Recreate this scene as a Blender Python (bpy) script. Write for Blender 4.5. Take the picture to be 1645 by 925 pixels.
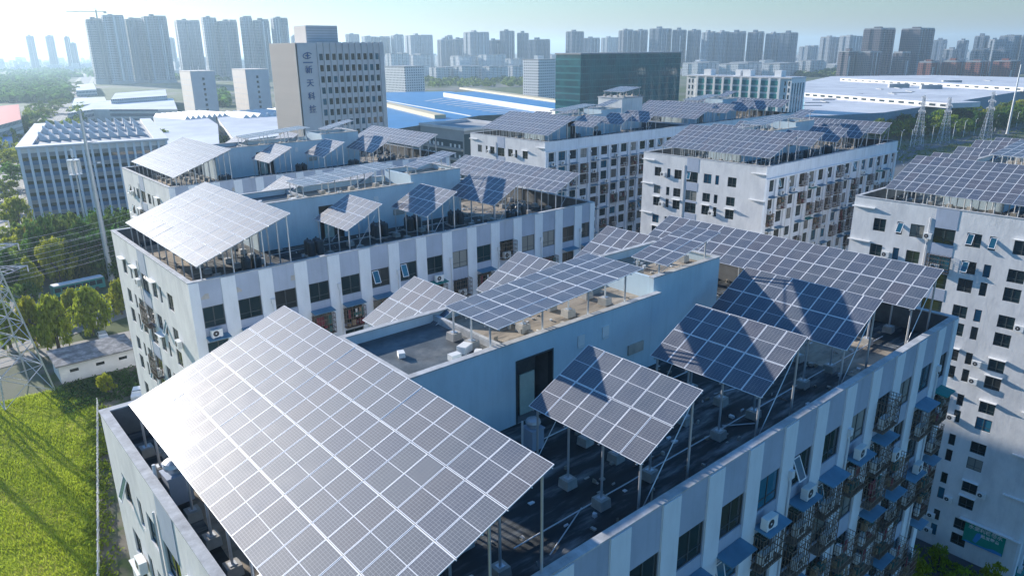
import bpy, math, random
from mathutils import Matrix, Vector

# ------------------------------------------------------------------ camera, sky, sun, exposure
S = bpy.context.scene
for o in list(bpy.data.objects):
    bpy.data.objects.remove(o)
CAMZ = 56.0
FPX, PITCH, ROLL, YAW = 1158.16, math.radians(18.288), math.radians(0.489), math.radians(49.347)
CF = Vector((math.cos(PITCH)*math.cos(YAW), math.cos(PITCH)*math.sin(YAW), -math.sin(PITCH)))
CR = Vector((math.sin(YAW), -math.cos(YAW), 0))
CD = CF.cross(CR)
CR2 = math.cos(ROLL)*CR + math.sin(ROLL)*CD
CD2 = -math.sin(ROLL)*CR + math.cos(ROLL)*CD
cam = bpy.data.cameras.new('camera'); camo = bpy.data.objects.new('camera', cam)
S.collection.objects.link(camo)
cam.sensor_width = 36.0; cam.lens = FPX*36.0/1645.0; cam.clip_start = 0.5; cam.clip_end = 40000
camo.matrix_world = Matrix(((CR2.x, -CD2.x, -CF.x, 0), (CR2.y, -CD2.y, -CF.y, 0), (CR2.z, -CD2.z, -CF.z, CAMZ), (0, 0, 0, 1)))
S.camera = camo
S.render.resolution_x, S.render.resolution_y = 1024, 575
S.render.engine = 'CYCLES'
S.cycles.max_bounces = 6; S.cycles.volume_bounces = 0

SUN_AZ, SUN_EL = math.radians(9.0), math.radians(16.0)     # azimuth from +Y towards -X
W = bpy.data.worlds.new('World'); S.world = W; W.use_nodes = True
wn = W.node_tree.nodes; wl = W.node_tree.links
sky = wn.new('ShaderNodeTexSky'); sky.sky_type = 'NISHITA'; sky.sun_disc = False
sky.sun_elevation = SUN_EL; sky.sun_rotation = -SUN_AZ
sky.air_density = 1.7; sky.dust_density = 0.3; sky.ozone_density = 10.0; sky.altitude = 0
bg = wn['Background']; bg.inputs['Strength'].default_value = 0.115
wl.new(sky.outputs[0], bg.inputs['Color'])
sl = bpy.data.lights.new('sun', 'SUN'); sl.energy = 5.0; sl.angle = math.radians(0.6); sl.color = (1.0, 0.93, 0.84)
so = bpy.data.objects.new('sun', sl); S.collection.objects.link(so)
SV = Vector((-math.sin(SUN_AZ)*math.cos(SUN_EL), math.cos(SUN_AZ)*math.cos(SUN_EL), math.sin(SUN_EL)))
so.rotation_euler = SV.to_track_quat('Z', 'Y').to_euler(); so.location = (-40, 60, 120)
S.view_settings.view_transform = 'Standard'; S.view_settings.look = 'None'
S.view_settings.exposure = 1.08; S.view_settings.gamma = 1.0; S.view_settings.use_curve_mapping = False

rnd = random.Random(7)

# ------------------------------------------------------------------ helpers: picture geometry (metres)
def ray(px, py):
    return CF + CR2*((px-822.5)/FPX) + CD2*((py-462.5)/FPX)
def gp(px, py, z=0.0):
    d = ray(px, py); t = (z-CAMZ)/d.z; return Vector((d.x*t, d.y*t, z))
def hgt(px, py, x, y):
    d = ray(px, py); return CAMZ + d.z*math.hypot(x, y)/math.hypot(d.x, d.y)
def prj(p):
    q = Vector((p[0], p[1], p[2]-CAMZ)); w = CF.dot(q)
    if w < 1: return (-9999, -9999)
    return (822.5+FPX*CR2.dot(q)/w, 462.5+FPX*CD2.dot(q)/w)
def seen(p, m=70):
    a, b = prj(p); return -m < a < 1645+m and -m < b < 925+m
def atdepth(px, depth, z=0.0):
    d = ray(px, 80); t = depth/CF.dot(d); return Vector((d.x*t, d.y*t, z))

# ------------------------------------------------------------------ helpers: meshes and objects
class MB:
    def __init__(s): s.v = []; s.f = []; s.m = []; s.uv = {}
    def quad(s, a, b, c, d, m=0, uv=None):
        n = len(s.v); s.v += [tuple(a), tuple(b), tuple(c), tuple(d)]; s.f.append((n, n+1, n+2, n+3)); s.m.append(m)
        if uv: s.uv[len(s.f)-1] = uv
        return s
    def tri(s, a, b, c, m=0):
        n = len(s.v); s.v += [tuple(a), tuple(b), tuple(c)]; s.f.append((n, n+1, n+2)); s.m.append(m); return s
    def box(s, x0, x1, y0, y1, z0, z1, m=0):
        n = len(s.v)
        s.v += [(x0,y0,z0),(x1,y0,z0),(x1,y1,z0),(x0,y1,z0),(x0,y0,z1),(x1,y0,z1),(x1,y1,z1),(x0,y1,z1)]
        for q in ((0,3,2,1),(4,5,6,7),(0,1,5,4),(1,2,6,5),(2,3,7,6),(3,0,4,7)):
            s.f.append(tuple(n+i for i in q)); s.m.append(m)
        return s
    def bar(s, a, b, r, m=0, k=4):
        a = Vector(a); b = Vector(b); d = (b-a)
        if d.length < 1e-6: return s
        d.normalize(); u = d.orthogonal().normalized(); w = d.cross(u); n = len(s.v)
        for p in (a, b):
            for i in range(k):
                t = 2*math.pi*(i+.5)/k; s.v.append(tuple(p+u*math.cos(t)*r+w*math.sin(t)*r))
        for i in range(k):
            j = (i+1) % k; s.f.append((n+i, n+j, n+k+j, n+k+i)); s.m.append(m)
        s.f.append(tuple(n+i for i in range(k))[::-1]); s.m.append(m)
        s.f.append(tuple(n+k+i for i in range(k))); s.m.append(m)
        return s
    def lathe(s, prof, c=(0,0,0), k=12, m=0):
        n = len(s.v)
        for r, z in prof:
            for i in range(k):
                t = 2*math.pi*i/k; s.v.append((c[0]+r*math.cos(t), c[1]+r*math.sin(t), c[2]+z))
        for j in range(len(prof)-1):
            for i in range(k):
                i2 = (i+1) % k
                s.f.append((n+j*k+i, n+j*k+i2, n+(j+1)*k+i2, n+(j+1)*k+i)); s.m.append(m)
        s.f.append(tuple(n+(len(prof)-1)*k+i for i in range(k))); s.m.append(m)
        return s
    def prism(s, poly, z0, z1, m=0, mt=None):
        n = len(s.v); k = len(poly)
        s.v += [(x, y, z0) for x, y in poly] + [(x, y, z1) for x, y in poly]
        for i in range(k):
            j = (i+1) % k; s.f.append((n+i, n+j, n+k+j, n+k+i)); s.m.append(m)
        s.f.append(tuple(n+k+i for i in range(k))); s.m.append(m if mt is None else mt)
        return s
    def mesh(s, name, mats):
        me = bpy.data.meshes.new(name); me.from_pydata(s.v, [], s.f)
        for mt in (mats if isinstance(mats, (list, tuple)) else [mats]): me.materials.append(mt)
        me.polygons.foreach_set('material_index', s.m)
        if s.uv:
            ul = me.uv_layers.new(name='uv')
            for fi, q in s.uv.items():
                for li, t in zip(me.polygons[fi].loop_indices, q): ul.data[li].uv = t
        me.update(); return me

COL = S.collection
def link(o, parent=None, loc=None, rot=None, scale=None):
    COL.objects.link(o)
    if parent: o.parent = parent
    if loc is not None: o.location = loc
    if rot is not None: o.rotation_euler = rot
    if scale is not None: o.scale = scale if isinstance(scale, (tuple, list)) else (scale,)*3
    return o
def put(name, me, parent=None, loc=None, rot=None, scale=None):
    return link(bpy.data.objects.new(name, me), parent, loc, rot, scale)
def thing(name, label, cat, loc=(0,0,0), rotz=0.0, group=None):
    o = link(bpy.data.objects.new(name, None), None, loc, (0,0,rotz)); o.empty_display_size = .3
    return tag(o, label, cat, group)
def tag(o, label, cat, group=None):
    o['label'] = label; o['category'] = cat
    if group: o['group'] = group
    return o
def kind(o, k, label=None):
    o['kind'] = k
    if label: o['label'] = label
    return o

# ------------------------------------------------------------------ materials
def mat(name, col, rough=.8, var=.0, vscale=1.0, spec=.3, metal=0.0, col2=None, c2scale=.3, c2lo=.45, c2hi=.6, bump=0.0, bscale=8.0, stretch=(1,1,1), objvar=0.0, streak=0.0):
    m = bpy.data.materials.new(name); m.use_nodes = True
    nt = m.node_tree; N = nt.nodes; L = nt.links; p = N['Principled BSDF']
    p.inputs['Roughness'].default_value = rough; p.inputs['Metallic'].default_value = metal
    p.inputs['Specular IOR Level'].default_value = spec
    c = (*col, 1); p.inputs['Base Color'].default_value = c; last = None
    tc = N.new('ShaderNodeTexCoord'); mp = N.new('ShaderNodeMapping'); mp.inputs['Scale'].default_value = stretch
    L.new(tc.outputs['Object'], mp.inputs['Vector'])
    def noise(sc, det=5):
        n = N.new('ShaderNodeTexNoise'); n.inputs['Scale'].default_value = sc; n.inputs['Detail'].default_value = det
        n.inputs['Roughness'].default_value = .65
        L.new(mp.outputs[0], n.inputs['Vector']); return n
    def mixc(fac, a, b, mode='MIX'):
        x = N.new('ShaderNodeMix'); x.data_type = 'RGBA'; x.blend_type = mode
        if isinstance(fac, float): x.inputs[0].default_value = fac
        else: L.new(fac, x.inputs[0])
        for s, i in ((a, 6), (b, 7)):
            if isinstance(s, tuple): x.inputs[i].default_value = s
            else: L.new(s, x.inputs[i])
        return x.outputs[2]
    if col2 is not None:
        n = noise(c2scale, 6); r = N.new('ShaderNodeMapRange'); r.inputs[1].default_value = c2lo; r.inputs[2].default_value = c2hi
        L.new(n.outputs[0], r.inputs[0]); last = mixc(r.outputs[0], c, (*col2, 1))
    if var > 0:
        n = noise(vscale); r = N.new('ShaderNodeMapRange'); r.inputs[1].default_value = .3; r.inputs[2].default_value = .7
        r.inputs[3].default_value = 1-var; r.inputs[4].default_value = 1+var*.6
        L.new(n.outputs[0], r.inputs[0])
        h = N.new('ShaderNodeHueSaturation'); L.new(r.outputs[0], h.inputs['Value'])
        if last is None: h.inputs['Color'].default_value = c
        else: L.new(last, h.inputs['Color'])
        last = h.outputs[0]
    if streak > 0:
        mp2 = N.new('ShaderNodeMapping'); mp2.inputs['Scale'].default_value = (1.6,1.6,.07); L.new(tc.outputs['Object'], mp2.inputs['Vector'])
        n = N.new('ShaderNodeTexNoise'); n.inputs['Scale'].default_value = 1.6; n.inputs['Detail'].default_value = 7; n.inputs['Roughness'].default_value = .7; L.new(mp2.outputs[0], n.inputs['Vector'])
        r = N.new('ShaderNodeMapRange'); r.inputs[1].default_value = .50; r.inputs[2].default_value = .72; r.inputs[3].default_value = 1.0; r.inputs[4].default_value = 1-streak
        L.new(n.outputs[0], r.inputs[0]); h = N.new('ShaderNodeHueSaturation'); L.new(r.outputs[0], h.inputs['Value'])
        if last is None: h.inputs['Color'].default_value = c
        else: L.new(last, h.inputs['Color'])
        last = h.outputs[0]
    if objvar > 0:
        oi = N.new('ShaderNodeObjectInfo'); r = N.new('ShaderNodeMapRange'); r.inputs[3].default_value = 1-objvar; r.inputs[4].default_value = 1+objvar
        L.new(oi.outputs['Random'], r.inputs[0]); h = N.new('ShaderNodeHueSaturation'); L.new(r.outputs[0], h.inputs['Value'])
        if last is None: h.inputs['Color'].default_value = c
        else: L.new(last, h.inputs['Color'])
        last = h.outputs[0]
    if last is not None: L.new(last, p.inputs['Base Color'])
    if bump > 0:
        n = noise(bscale); b = N.new('ShaderNodeBump'); b.inputs['Strength'].default_value = bump; b.inputs['Distance'].default_value = .05
        L.new(n.outputs[0], b.inputs['Height']); L.new(b.outputs[0], p.inputs['Normal'])
    return m

M = {}
M['stucco'] = mat('stucco', (.70,.695,.69), .9, .10, .6, .15, col2=(.62,.62,.625), c2scale=.4, bump=.35, bscale=2.5, stretch=(1,1,.6), streak=.08)
M['cladding'] = mat('cladding', (.38,.43,.52), .75, .12, .4, .2, streak=.14)
M['pilaster'] = mat('pilaster_paint', (.72,.76,.80), .75, .12, .5, .2, stretch=(1,1,.4), streak=.16)
M['pent'] = mat('penthouse_paint', (.55,.67,.74), .8, .16, .35, .2, stretch=(1,1,.5), streak=.10, col2=(.47,.58,.65), c2scale=.35, c2lo=.5, c2hi=.62)
M['coping'] = mat('coping', (.46,.47,.48), .85, .35, 1.5)
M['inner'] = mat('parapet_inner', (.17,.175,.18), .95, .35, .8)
M['membrane'] = mat('roof_membrane', (.035,.042,.046), .75, .55, .8, .35, col2=(.17,.18,.185), c2scale=.8, c2lo=.50, c2hi=.70, bump=.4, bscale=3, stretch=(.35,1.6,1))
M['mortar'] = mat('roof_mortar', (.36,.31,.25), .95, .35, .8, .1, col2=(.15,.14,.13), c2scale=.9, c2lo=.5, c2hi=.66, stretch=(.5,1.3,1))
M['concrete'] = mat('concrete', (.42,.40,.37), .95, .25, 1.5)
M['galv'] = mat('galvanised_steel', (.55,.57,.60), .45, .1, 2, .5, metal=.6)
M['alu'] = mat('aluminium_frame', (.80,.80,.82), .4, spec=.5)
M['back'] = mat('panel_backsheet', (.55,.56,.58), .7)
M['dark'] = mat('dark_opening', (.012,.013,.015), .9)
M['winframe'] = mat('window_frame', (.06,.075,.08), .5, spec=.4)
M['acwhite'] = mat('white_enamel', (.72,.73,.72), .45, .08, 2, .4, objvar=.1)
M['fan'] = mat('fan_grille', (.05,.05,.055), .6)
M['bars'] = mat('rusty_bars', (.19,.145,.115), .7, .4, 3, .3, objvar=.2)
M['slab'] = mat('blue_sheet', (.10,.22,.31), .55, .25, .8, .35, objvar=.15)
M['green'] = mat('green_awning', (.02,.22,.20), .6, .15, 1)
M['white'] = mat('white_paint', (.74,.74,.73), .7, .1, .6)
M['tank'] = mat('dark_tank', (.07,.08,.09), .45, .2, 2, .5, objvar=.2)
M['pipe'] = mat('orange_conduit', (.55,.20,.05), .6)
M['cloth1'] = mat('maroon_cloth', (.20,.05,.07), .9); M['cloth2'] = mat('tan_cardboard', (.34,.25,.16), .9); M['cloth3'] = mat('teal_cloth', (.05,.16,.16), .9)
M['pvc'] = mat('pvc_pipe', (.62,.64,.66), .5)
def glassmat(name, col, rough=.06, spec=.8):
    m = mat(name, col, rough, spec=spec, objvar=.35); return m
M['glass'] = glassmat('window_glass', (.012,.03,.036))
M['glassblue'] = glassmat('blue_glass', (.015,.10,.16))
M['curtain'] = glassmat('curtained_glass', (.22,.22,.20), .15, .5)
M['interior'] = glassmat('dim_glass', (.03,.032,.03), .1)

def panel_material():
    m = bpy.data.materials.new('solar_glass'); m.use_nodes = True; nt = m.node_tree; N = nt.nodes; L = nt.links
    p = N['Principled BSDF']; p.inputs['Roughness'].default_value = .22; p.inputs['Specular IOR Level'].default_value = .5; p.inputs['Coat Weight'].default_value = .4; p.inputs['Coat Roughness'].default_value = .20
    uv = N.new('ShaderNodeUVMap'); uv.uv_map = 'uv'; sp = N.new('ShaderNodeSeparateXYZ'); L.new(uv.outputs[0], sp.inputs[0])
    def op(o, a, b=None):
        x = N.new('ShaderNodeMath'); x.operation = o
        for i, s in enumerate((a, b)):
            if s is None: continue
            if isinstance(s, (int, float)): x.inputs[i].default_value = s
            else: L.new(s, x.inputs[i])
        return x.outputs[0]
    def line(c, n, w):
        fr = op('FRACT', op('MULTIPLY', c, n)); d = op('ABSOLUTE', op('SUBTRACT', fr, .5))
        return op('GREATER_THAN', d, .5-w*n/2)
    lx = line(sp.outputs[0], 6, .010); ly = line(sp.outputs[1], 20, .0045)
    mid = op('LESS_THAN', op('ABSOLUTE', op('SUBTRACT', sp.outputs[1], .5)), .0075)
    g = op('MAXIMUM', op('MULTIPLY', op('MAXIMUM', lx, ly), .38), mid)
    oi = N.new('ShaderNodeObjectInfo')
    ramp = N.new('ShaderNodeValToRGB'); e = ramp.color_ramp.elements
    e[0].position = 0; e[0].color = (.014,.036,.080,1); e[1].position = 1; e[1].color = (.032,.038,.066,1)
    e2 = ramp.color_ramp.elements.new(.5); e2.color = (.020,.044,.078,1)
    L.new(oi.outputs['Random'], ramp.inputs[0])
    x = N.new('ShaderNodeMix'); x.data_type = 'RGBA'; L.new(g, x.inputs[0]); L.new(ramp.outputs[0], x.inputs[6]); x.inputs[7].default_value = (.62,.63,.66,1)
    tc = N.new('ShaderNodeTexCoord'); n = N.new('ShaderNodeTexNoise'); n.inputs['Scale'].default_value = 1.3; n.inputs['Detail'].default_value = 6
    gm = N.new('ShaderNodeNewGeometry'); L.new(gm.outputs['Position'], n.inputs['Vector'])
    r = N.new('ShaderNodeMapRange'); r.inputs[1].default_value = .3; r.inputs[2].default_value = .75; r.inputs[3].default_value = .05; r.inputs[4].default_value = .15
    L.new(n.outputs[0], r.inputs[0])
    y = N.new('ShaderNodeMix'); y.data_type = 'RGBA'; L.new(r.outputs[0], y.inputs[0]); L.new(x.outputs[2], y.inputs[6]); y.inputs[7].default_value = (.46,.43,.40,1)
    L.new(y.outputs[2], p.inputs['Base Color'])
    r2 = N.new('ShaderNodeMapRange'); r2.inputs[3].default_value = .58; r2.inputs[4].default_value = .72; L.new(n.outputs[0], r2.inputs[0]); L.new(r2.outputs[0], p.inputs['Roughness'])
    return m
M['solar'] = panel_material()

# ------------------------------------------------------------------ shared meshes
MW, ML = 1.02, 2.05            # solar module
PW, PL = 1.044, 2.085          # module pitch
def module_mesh():
    b = MB(); e = .022; t = .036
    b.box(0, ML, 0, e, 0, t, 1); b.box(0, ML, MW-e, MW, 0, t, 1); b.box(0, e, e, MW-e, 0, t, 1); b.box(ML-e, ML, e, MW-e, 0, t, 1)
    b.quad((e,e,t-.004), (ML-e,e,t-.004), (ML-e,MW-e,t-.004), (e,MW-e,t-.004), 0, ((0,0),(0,1),(1,1),(1,0)))
    b.quad((e,MW-e,.006), (ML-e,MW-e,.006), (ML-e,e,.006), (e,e,.006), 2)
    return b.mesh('solar_panel', [M['solar'], M['alu'], M['back']])
MODULE = module_mesh()
_mc = {}
def cached(key, fn):
    if key not in _mc: _mc[key] = fn()
    return _mc[key]
def post_mesh(h):
    h = round(h, 1)
    return cached(('post', h), lambda: MB().bar((0,0,0), (0,0,h), .055, 0, 8).box(-.14,.14,-.14,.14,0,.02).mesh('post', M['galv']))
def footing_mesh():
    def f():
        b = MB(); b.prism([(-.3,-.3),(.3,-.3),(.3,.3),(-.3,.3)], 0, .42)
        b.v = [(x*(.9 if z > .2 else 1), y*(.9 if z > .2 else 1), z) for x, y, z in b.v]
        return b.mesh('footing', M['concrete'])
    return cached('footing', f)
def barmesh(name, l, r, m): 
    l = round(l, 2)
    return cached((name, l, r), lambda: MB().bar((0,0,0), (l,0,0), r, 0, 4).mesh(name, M[m]))

def solar_array(label, x0, y0, zlow, tilt, cols, rows, zbase, ms=1.0, npost=None, inset=.25):
    """low edge at x0, y from y0 up; slopes up towards +X"""
    t = math.radians(tilt); wid = cols*PW*ms; ln = rows*PL*ms
    root = thing('solar_array', label, 'solar array', (x0, y0, zbase), 0, 'rooftop solar arrays')
    zl = zlow - zbase
    for i in range(cols):
        for j in range(rows):
            s = j*PL*ms
            dz = rnd.uniform(-.006, .006)
            put('solar_panel', MODULE, root, (s*math.cos(t), i*PW*ms, zl+s*math.sin(t)+dz), (rnd.uniform(-.003,.003), -t+rnd.uniform(-.002,.002), 0), ms)
    for j in range(rows*2+1):                          # purlins under the modules
        s = min(max(j*PL*ms/2, .12), ln-.12) - .01
        o = put('purlin', barmesh('purlin', wid, .03, 'alu'), root, (s*math.cos(t)+.03*math.sin(t), 0, zl+s*math.sin(t)-.05), (0, 0, math.pi/2))
    n = npost or max(2, int(round(wid/2.3))+1)
    for i in range(n):
        y = inset+(wid-inset-.25)*i/(n-1)
        put('rafter', barmesh('rafter', ln-.1, .045, 'galv'), root, (.03, y, zl-.11), (0, -t, 0))
        ss = [.35, ln-.35] if ln < 6.5 else [.35, ln*.36, ln*.68, ln-.35]
        for s in ss:
            if zl+s*math.sin(t)-.1 < .15: continue
            put('footing', footing_mesh(), root, (s*math.cos(t), y, 0), (0,0,rnd.uniform(-.08,.08)))
            put('post', post_mesh(zl+s*math.sin(t)-.13-.4), root, (s*math.cos(t), y, .42))
        if i in (0, n-1) and ln < 6.5:
            a = Vector((ss[0]*math.cos(t), y, .5)); b_ = Vector((ss[-1]*math.cos(t), y, zl+ss[-1]*math.sin(t)-.3)); d = b_-a
            put('brace', barmesh('brace', d.length, .025, 'galv'), root, a, (0, -math.atan2(d.z, d.x), 0))
    return root

def window_mesh(w, h, kind_):
    def f():
        b = MB(); e = .06; d = .07
        b.box(0,w,0,d,0,e).box(0,w,0,d,h-e,h).box(0,e,0,d,e,h-e).box(w-e,w,0,d,e,h-e)
        if w > 1.0:
            b.box(w/2-.035, w/2+.035, 0, d-.01, e, h-e); b.box(e, w/2-.035, .01, d-.015, h*.28-.025, h*.28+.025); b.box(w/2+.035, w-e, .01, d-.015, h*.28-.025, h*.28+.025)
        return b.mesh('window', M['winframe'])
    return cached(('win', w, h), f)
def pane_mesh(w, h, m):
    def f():
        b = MB(); b.box(.05, w-.05, .03, .045, .05, h-.05); return b.mesh('pane', M[m])
    return cached(('pane', w, h, m), f)
def sash_mesh():
    def f():
        b = MB(); w, h = .62, 1.15
        b.box(0,w,0,.04,-h,-h+.05,0).box(0,w,0,.04,-.05,0,0).box(0,.05,0,.04,-h+.05,-.05,0).box(w-.05,w,0,.04,-h+.05,-.05,0).box(.05,w-.05,.012,.024,-h+.05,-.05,1)
        return b.mesh('open_sash', [M['alu'], M['glassblue']])
    return cached('sash', f)
def ac_mesh():
    def f():
        b = MB(); b.box(-.42,.42,-.17,.17,.06,.66,0); b.box(-.36,-.26,-.15,.15,0,.06,0); b.box(.26,.36,-.15,.15,0,.06,0)
        k = 16; n = len(b.v); c = (-.1, -.176, .36)
        b.v += [(c[0]+.23*math.cos(2*math.pi*i/k), c[1], c[2]+.23*math.sin(2*math.pi*i/k)) for i in range(k)]; b.f.append(tuple(range(n, n+k))); b.m.append(1)
        n = len(b.v); b.v += [(c[0]+.06*math.cos(2*math.pi*i/8), c[1]-.006, c[2]+.06*math.sin(2*math.pi*i/8)) for i in range(8)]; b.f.append(tuple(range(n, n+8))); b.m.append(0)
        return b.mesh('air_conditioner', [M['acwhite'], M['fan']])
    return cached('ac', f)
def cage_mesh(w, h, d):
    def f():
        b = MB(); r = .018
        nx = int(w/.2)
        for i in range(nx+1):
            x = w*i/nx; b.bar((x,-d,0), (x,-d,h), r if i % 3 else .028, 0, 3)
        for z in (0, h*.25, h*.5, h*.75, h):
            b.bar((0,-d,z), (w,-d,z), .025, 0, 3); b.bar((0,-d,z), (0,0,z), .022, 0, 3); b.bar((w,-d,z), (w,0,z), .022, 0, 3)
        for i in range(1, 4):
            for x in (0, w): b.bar((x,-d*i/4,0), (x,-d*i/4,h), r, 0, 3)
        for i in range(1, nx, 2): b.bar((w*i/nx,-d,0), (w*i/nx,0,0), r, 0, 3); b.bar((w*i/nx,-d,h), (w*i/nx,0,h), r, 0, 3)
        b.box(.03, w-.03, -d+.03, -.02, .0, .03, 0)
        return b.mesh('window_cage', M['bars'])
    return cached(('cage', w, h, d), f)
def goods_mesh(v):
    def f():
        R = random.Random(v+90); b = MB()
        for i in range(6):
            x = R.uniform(0,1.3); z = R.choice([0,0,.9]); w = R.uniform(.15,.45); b.box(x,x+w,-.15+.02*i,.1+.02*i,z,z+R.uniform(.2,.6),R.randrange(4))
        for i in range(4):
            x = R.uniform(.1,1.5); b.box(x,x+R.uniform(.2,.35),-.01-.02*i,.005-.02*i,.7,1.5,R.randrange(4))
        return b.mesh('stored_goods', [M['cloth1'], M['cloth2'], M['cloth3'], M['acwhite']])
    return cached(('goods', v), f)
def slab_mesh(w, d, m, slope=0.0):
    def f():
        b = MB(); t = .07
        b.box(0, w, -d, 0, -t, 0)
        b.v = [(x, y, z+slope*y) for x, y, z in b.v]
        b.bar((0,-d-.01,-t/2-slope*d),(w,-d-.01,-t/2-slope*d),.02,0,4)
        return b.mesh('ledge', M[m])
    return cached(('slab', w, d, m, slope), f)

def facade(b, width, z0, z1, holes, depth, mapf, mw=0, mr=0):
    """flat wall with rectangular openings and reveals; holes (u0,u1,z0,z1)"""
    us = sorted({0.0, width, *[h[0] for h in holes], *[h[1] for h in holes]})
    zs = sorted({z0, z1, *[h[2] for h in holes], *[h[3] for h in holes]})
    for i in range(len(us)-1):
        run = None
        for k in range(len(zs)-1):
            uc = (us[i]+us[i+1])/2; zc = (zs[k]+zs[k+1])/2
            hole = any(h[0] < uc < h[1] and h[2] < zc < h[3] for h in holes)
            if not hole:
                if run is None: run = zs[k]
            if run is not None and (hole or k == len(zs)-2):
                top = zs[k] if hole else zs[k+1]
                b.quad(mapf(us[i],0,run), mapf(us[i+1],0,run), mapf(us[i+1],0,top), mapf(us[i],0,top), mw); run = None
    for u0, u1, a, c in holes:
        b.quad(mapf(u0,0,a), mapf(u0,depth,a), mapf(u0,depth,c), mapf(u0,0,c), mr)
        b.quad(mapf(u1,depth,a), mapf(u1,0,a), mapf(u1,0,c), mapf(u1,depth,c), mr)
        b.quad(mapf(u0,0,a), mapf(u1,0,a), mapf(u1,depth,a), mapf(u0,depth,a), mr)
        b.quad(mapf(u0,depth,c), mapf(u1,depth,c), mapf(u1,0,c), mapf(u0,0,c), mr)
        b.quad(mapf(u0,depth,a), mapf(u1,depth,a), mapf(u1,depth,c), mapf(u0,depth,c), mr)
    return b

# ------------------------------------------------------------------ the apartment blocks
LX, WY, HZ = 44.2, 22.6, 39.6
PILS = [(2.4+2.972*i, 3.5+2.972*i) for i in range(14)]
BAYS = [(.76, 2.4)] + [(PILS[i][1], PILS[i+1][0]) for i in range(13)] + [(PILS[13][1], 43.5)]
PER = 4.94
LONGROWS = [(-2.1-PER*k, 1.68, 'u') for k in range(8)] + [(-4.98-PER*k, 1.42, 'l') for k in range(7)]
ENDCOLS = [(2.45,1.35,'w'), (5.0,.65,'n'), (6.43,1.42,'w'), (8.85,2.1,'b'), (12.05,1.4,'w'), (14.15,.66,'n'), (16.35,1.5,'w')]
ENDROWS = [(-2.17-PER*k, 1.45, 'u') for k in range(8)] + [(-5.16-PER*k, 1.36, 'l') for k in range(7)]
RF = HZ-1.45                          # roof deck

def end_holes():
    H = []
    for off, w, t in ENDCOLS:
        for zt, h, r in ENDROWS:
            hh = h+.2 if t == 'b' else h
            H.append((off, off+w, HZ+zt-hh, HZ+zt))
    return H
def long_holes(top):
    H = []
    for a, c in BAYS:
        for zt, h, r in LONGROWS:
            H.append((round(a+.02,3), round(c-.02,3), HZ+zt-h, HZ+zt))
    return H

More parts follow.
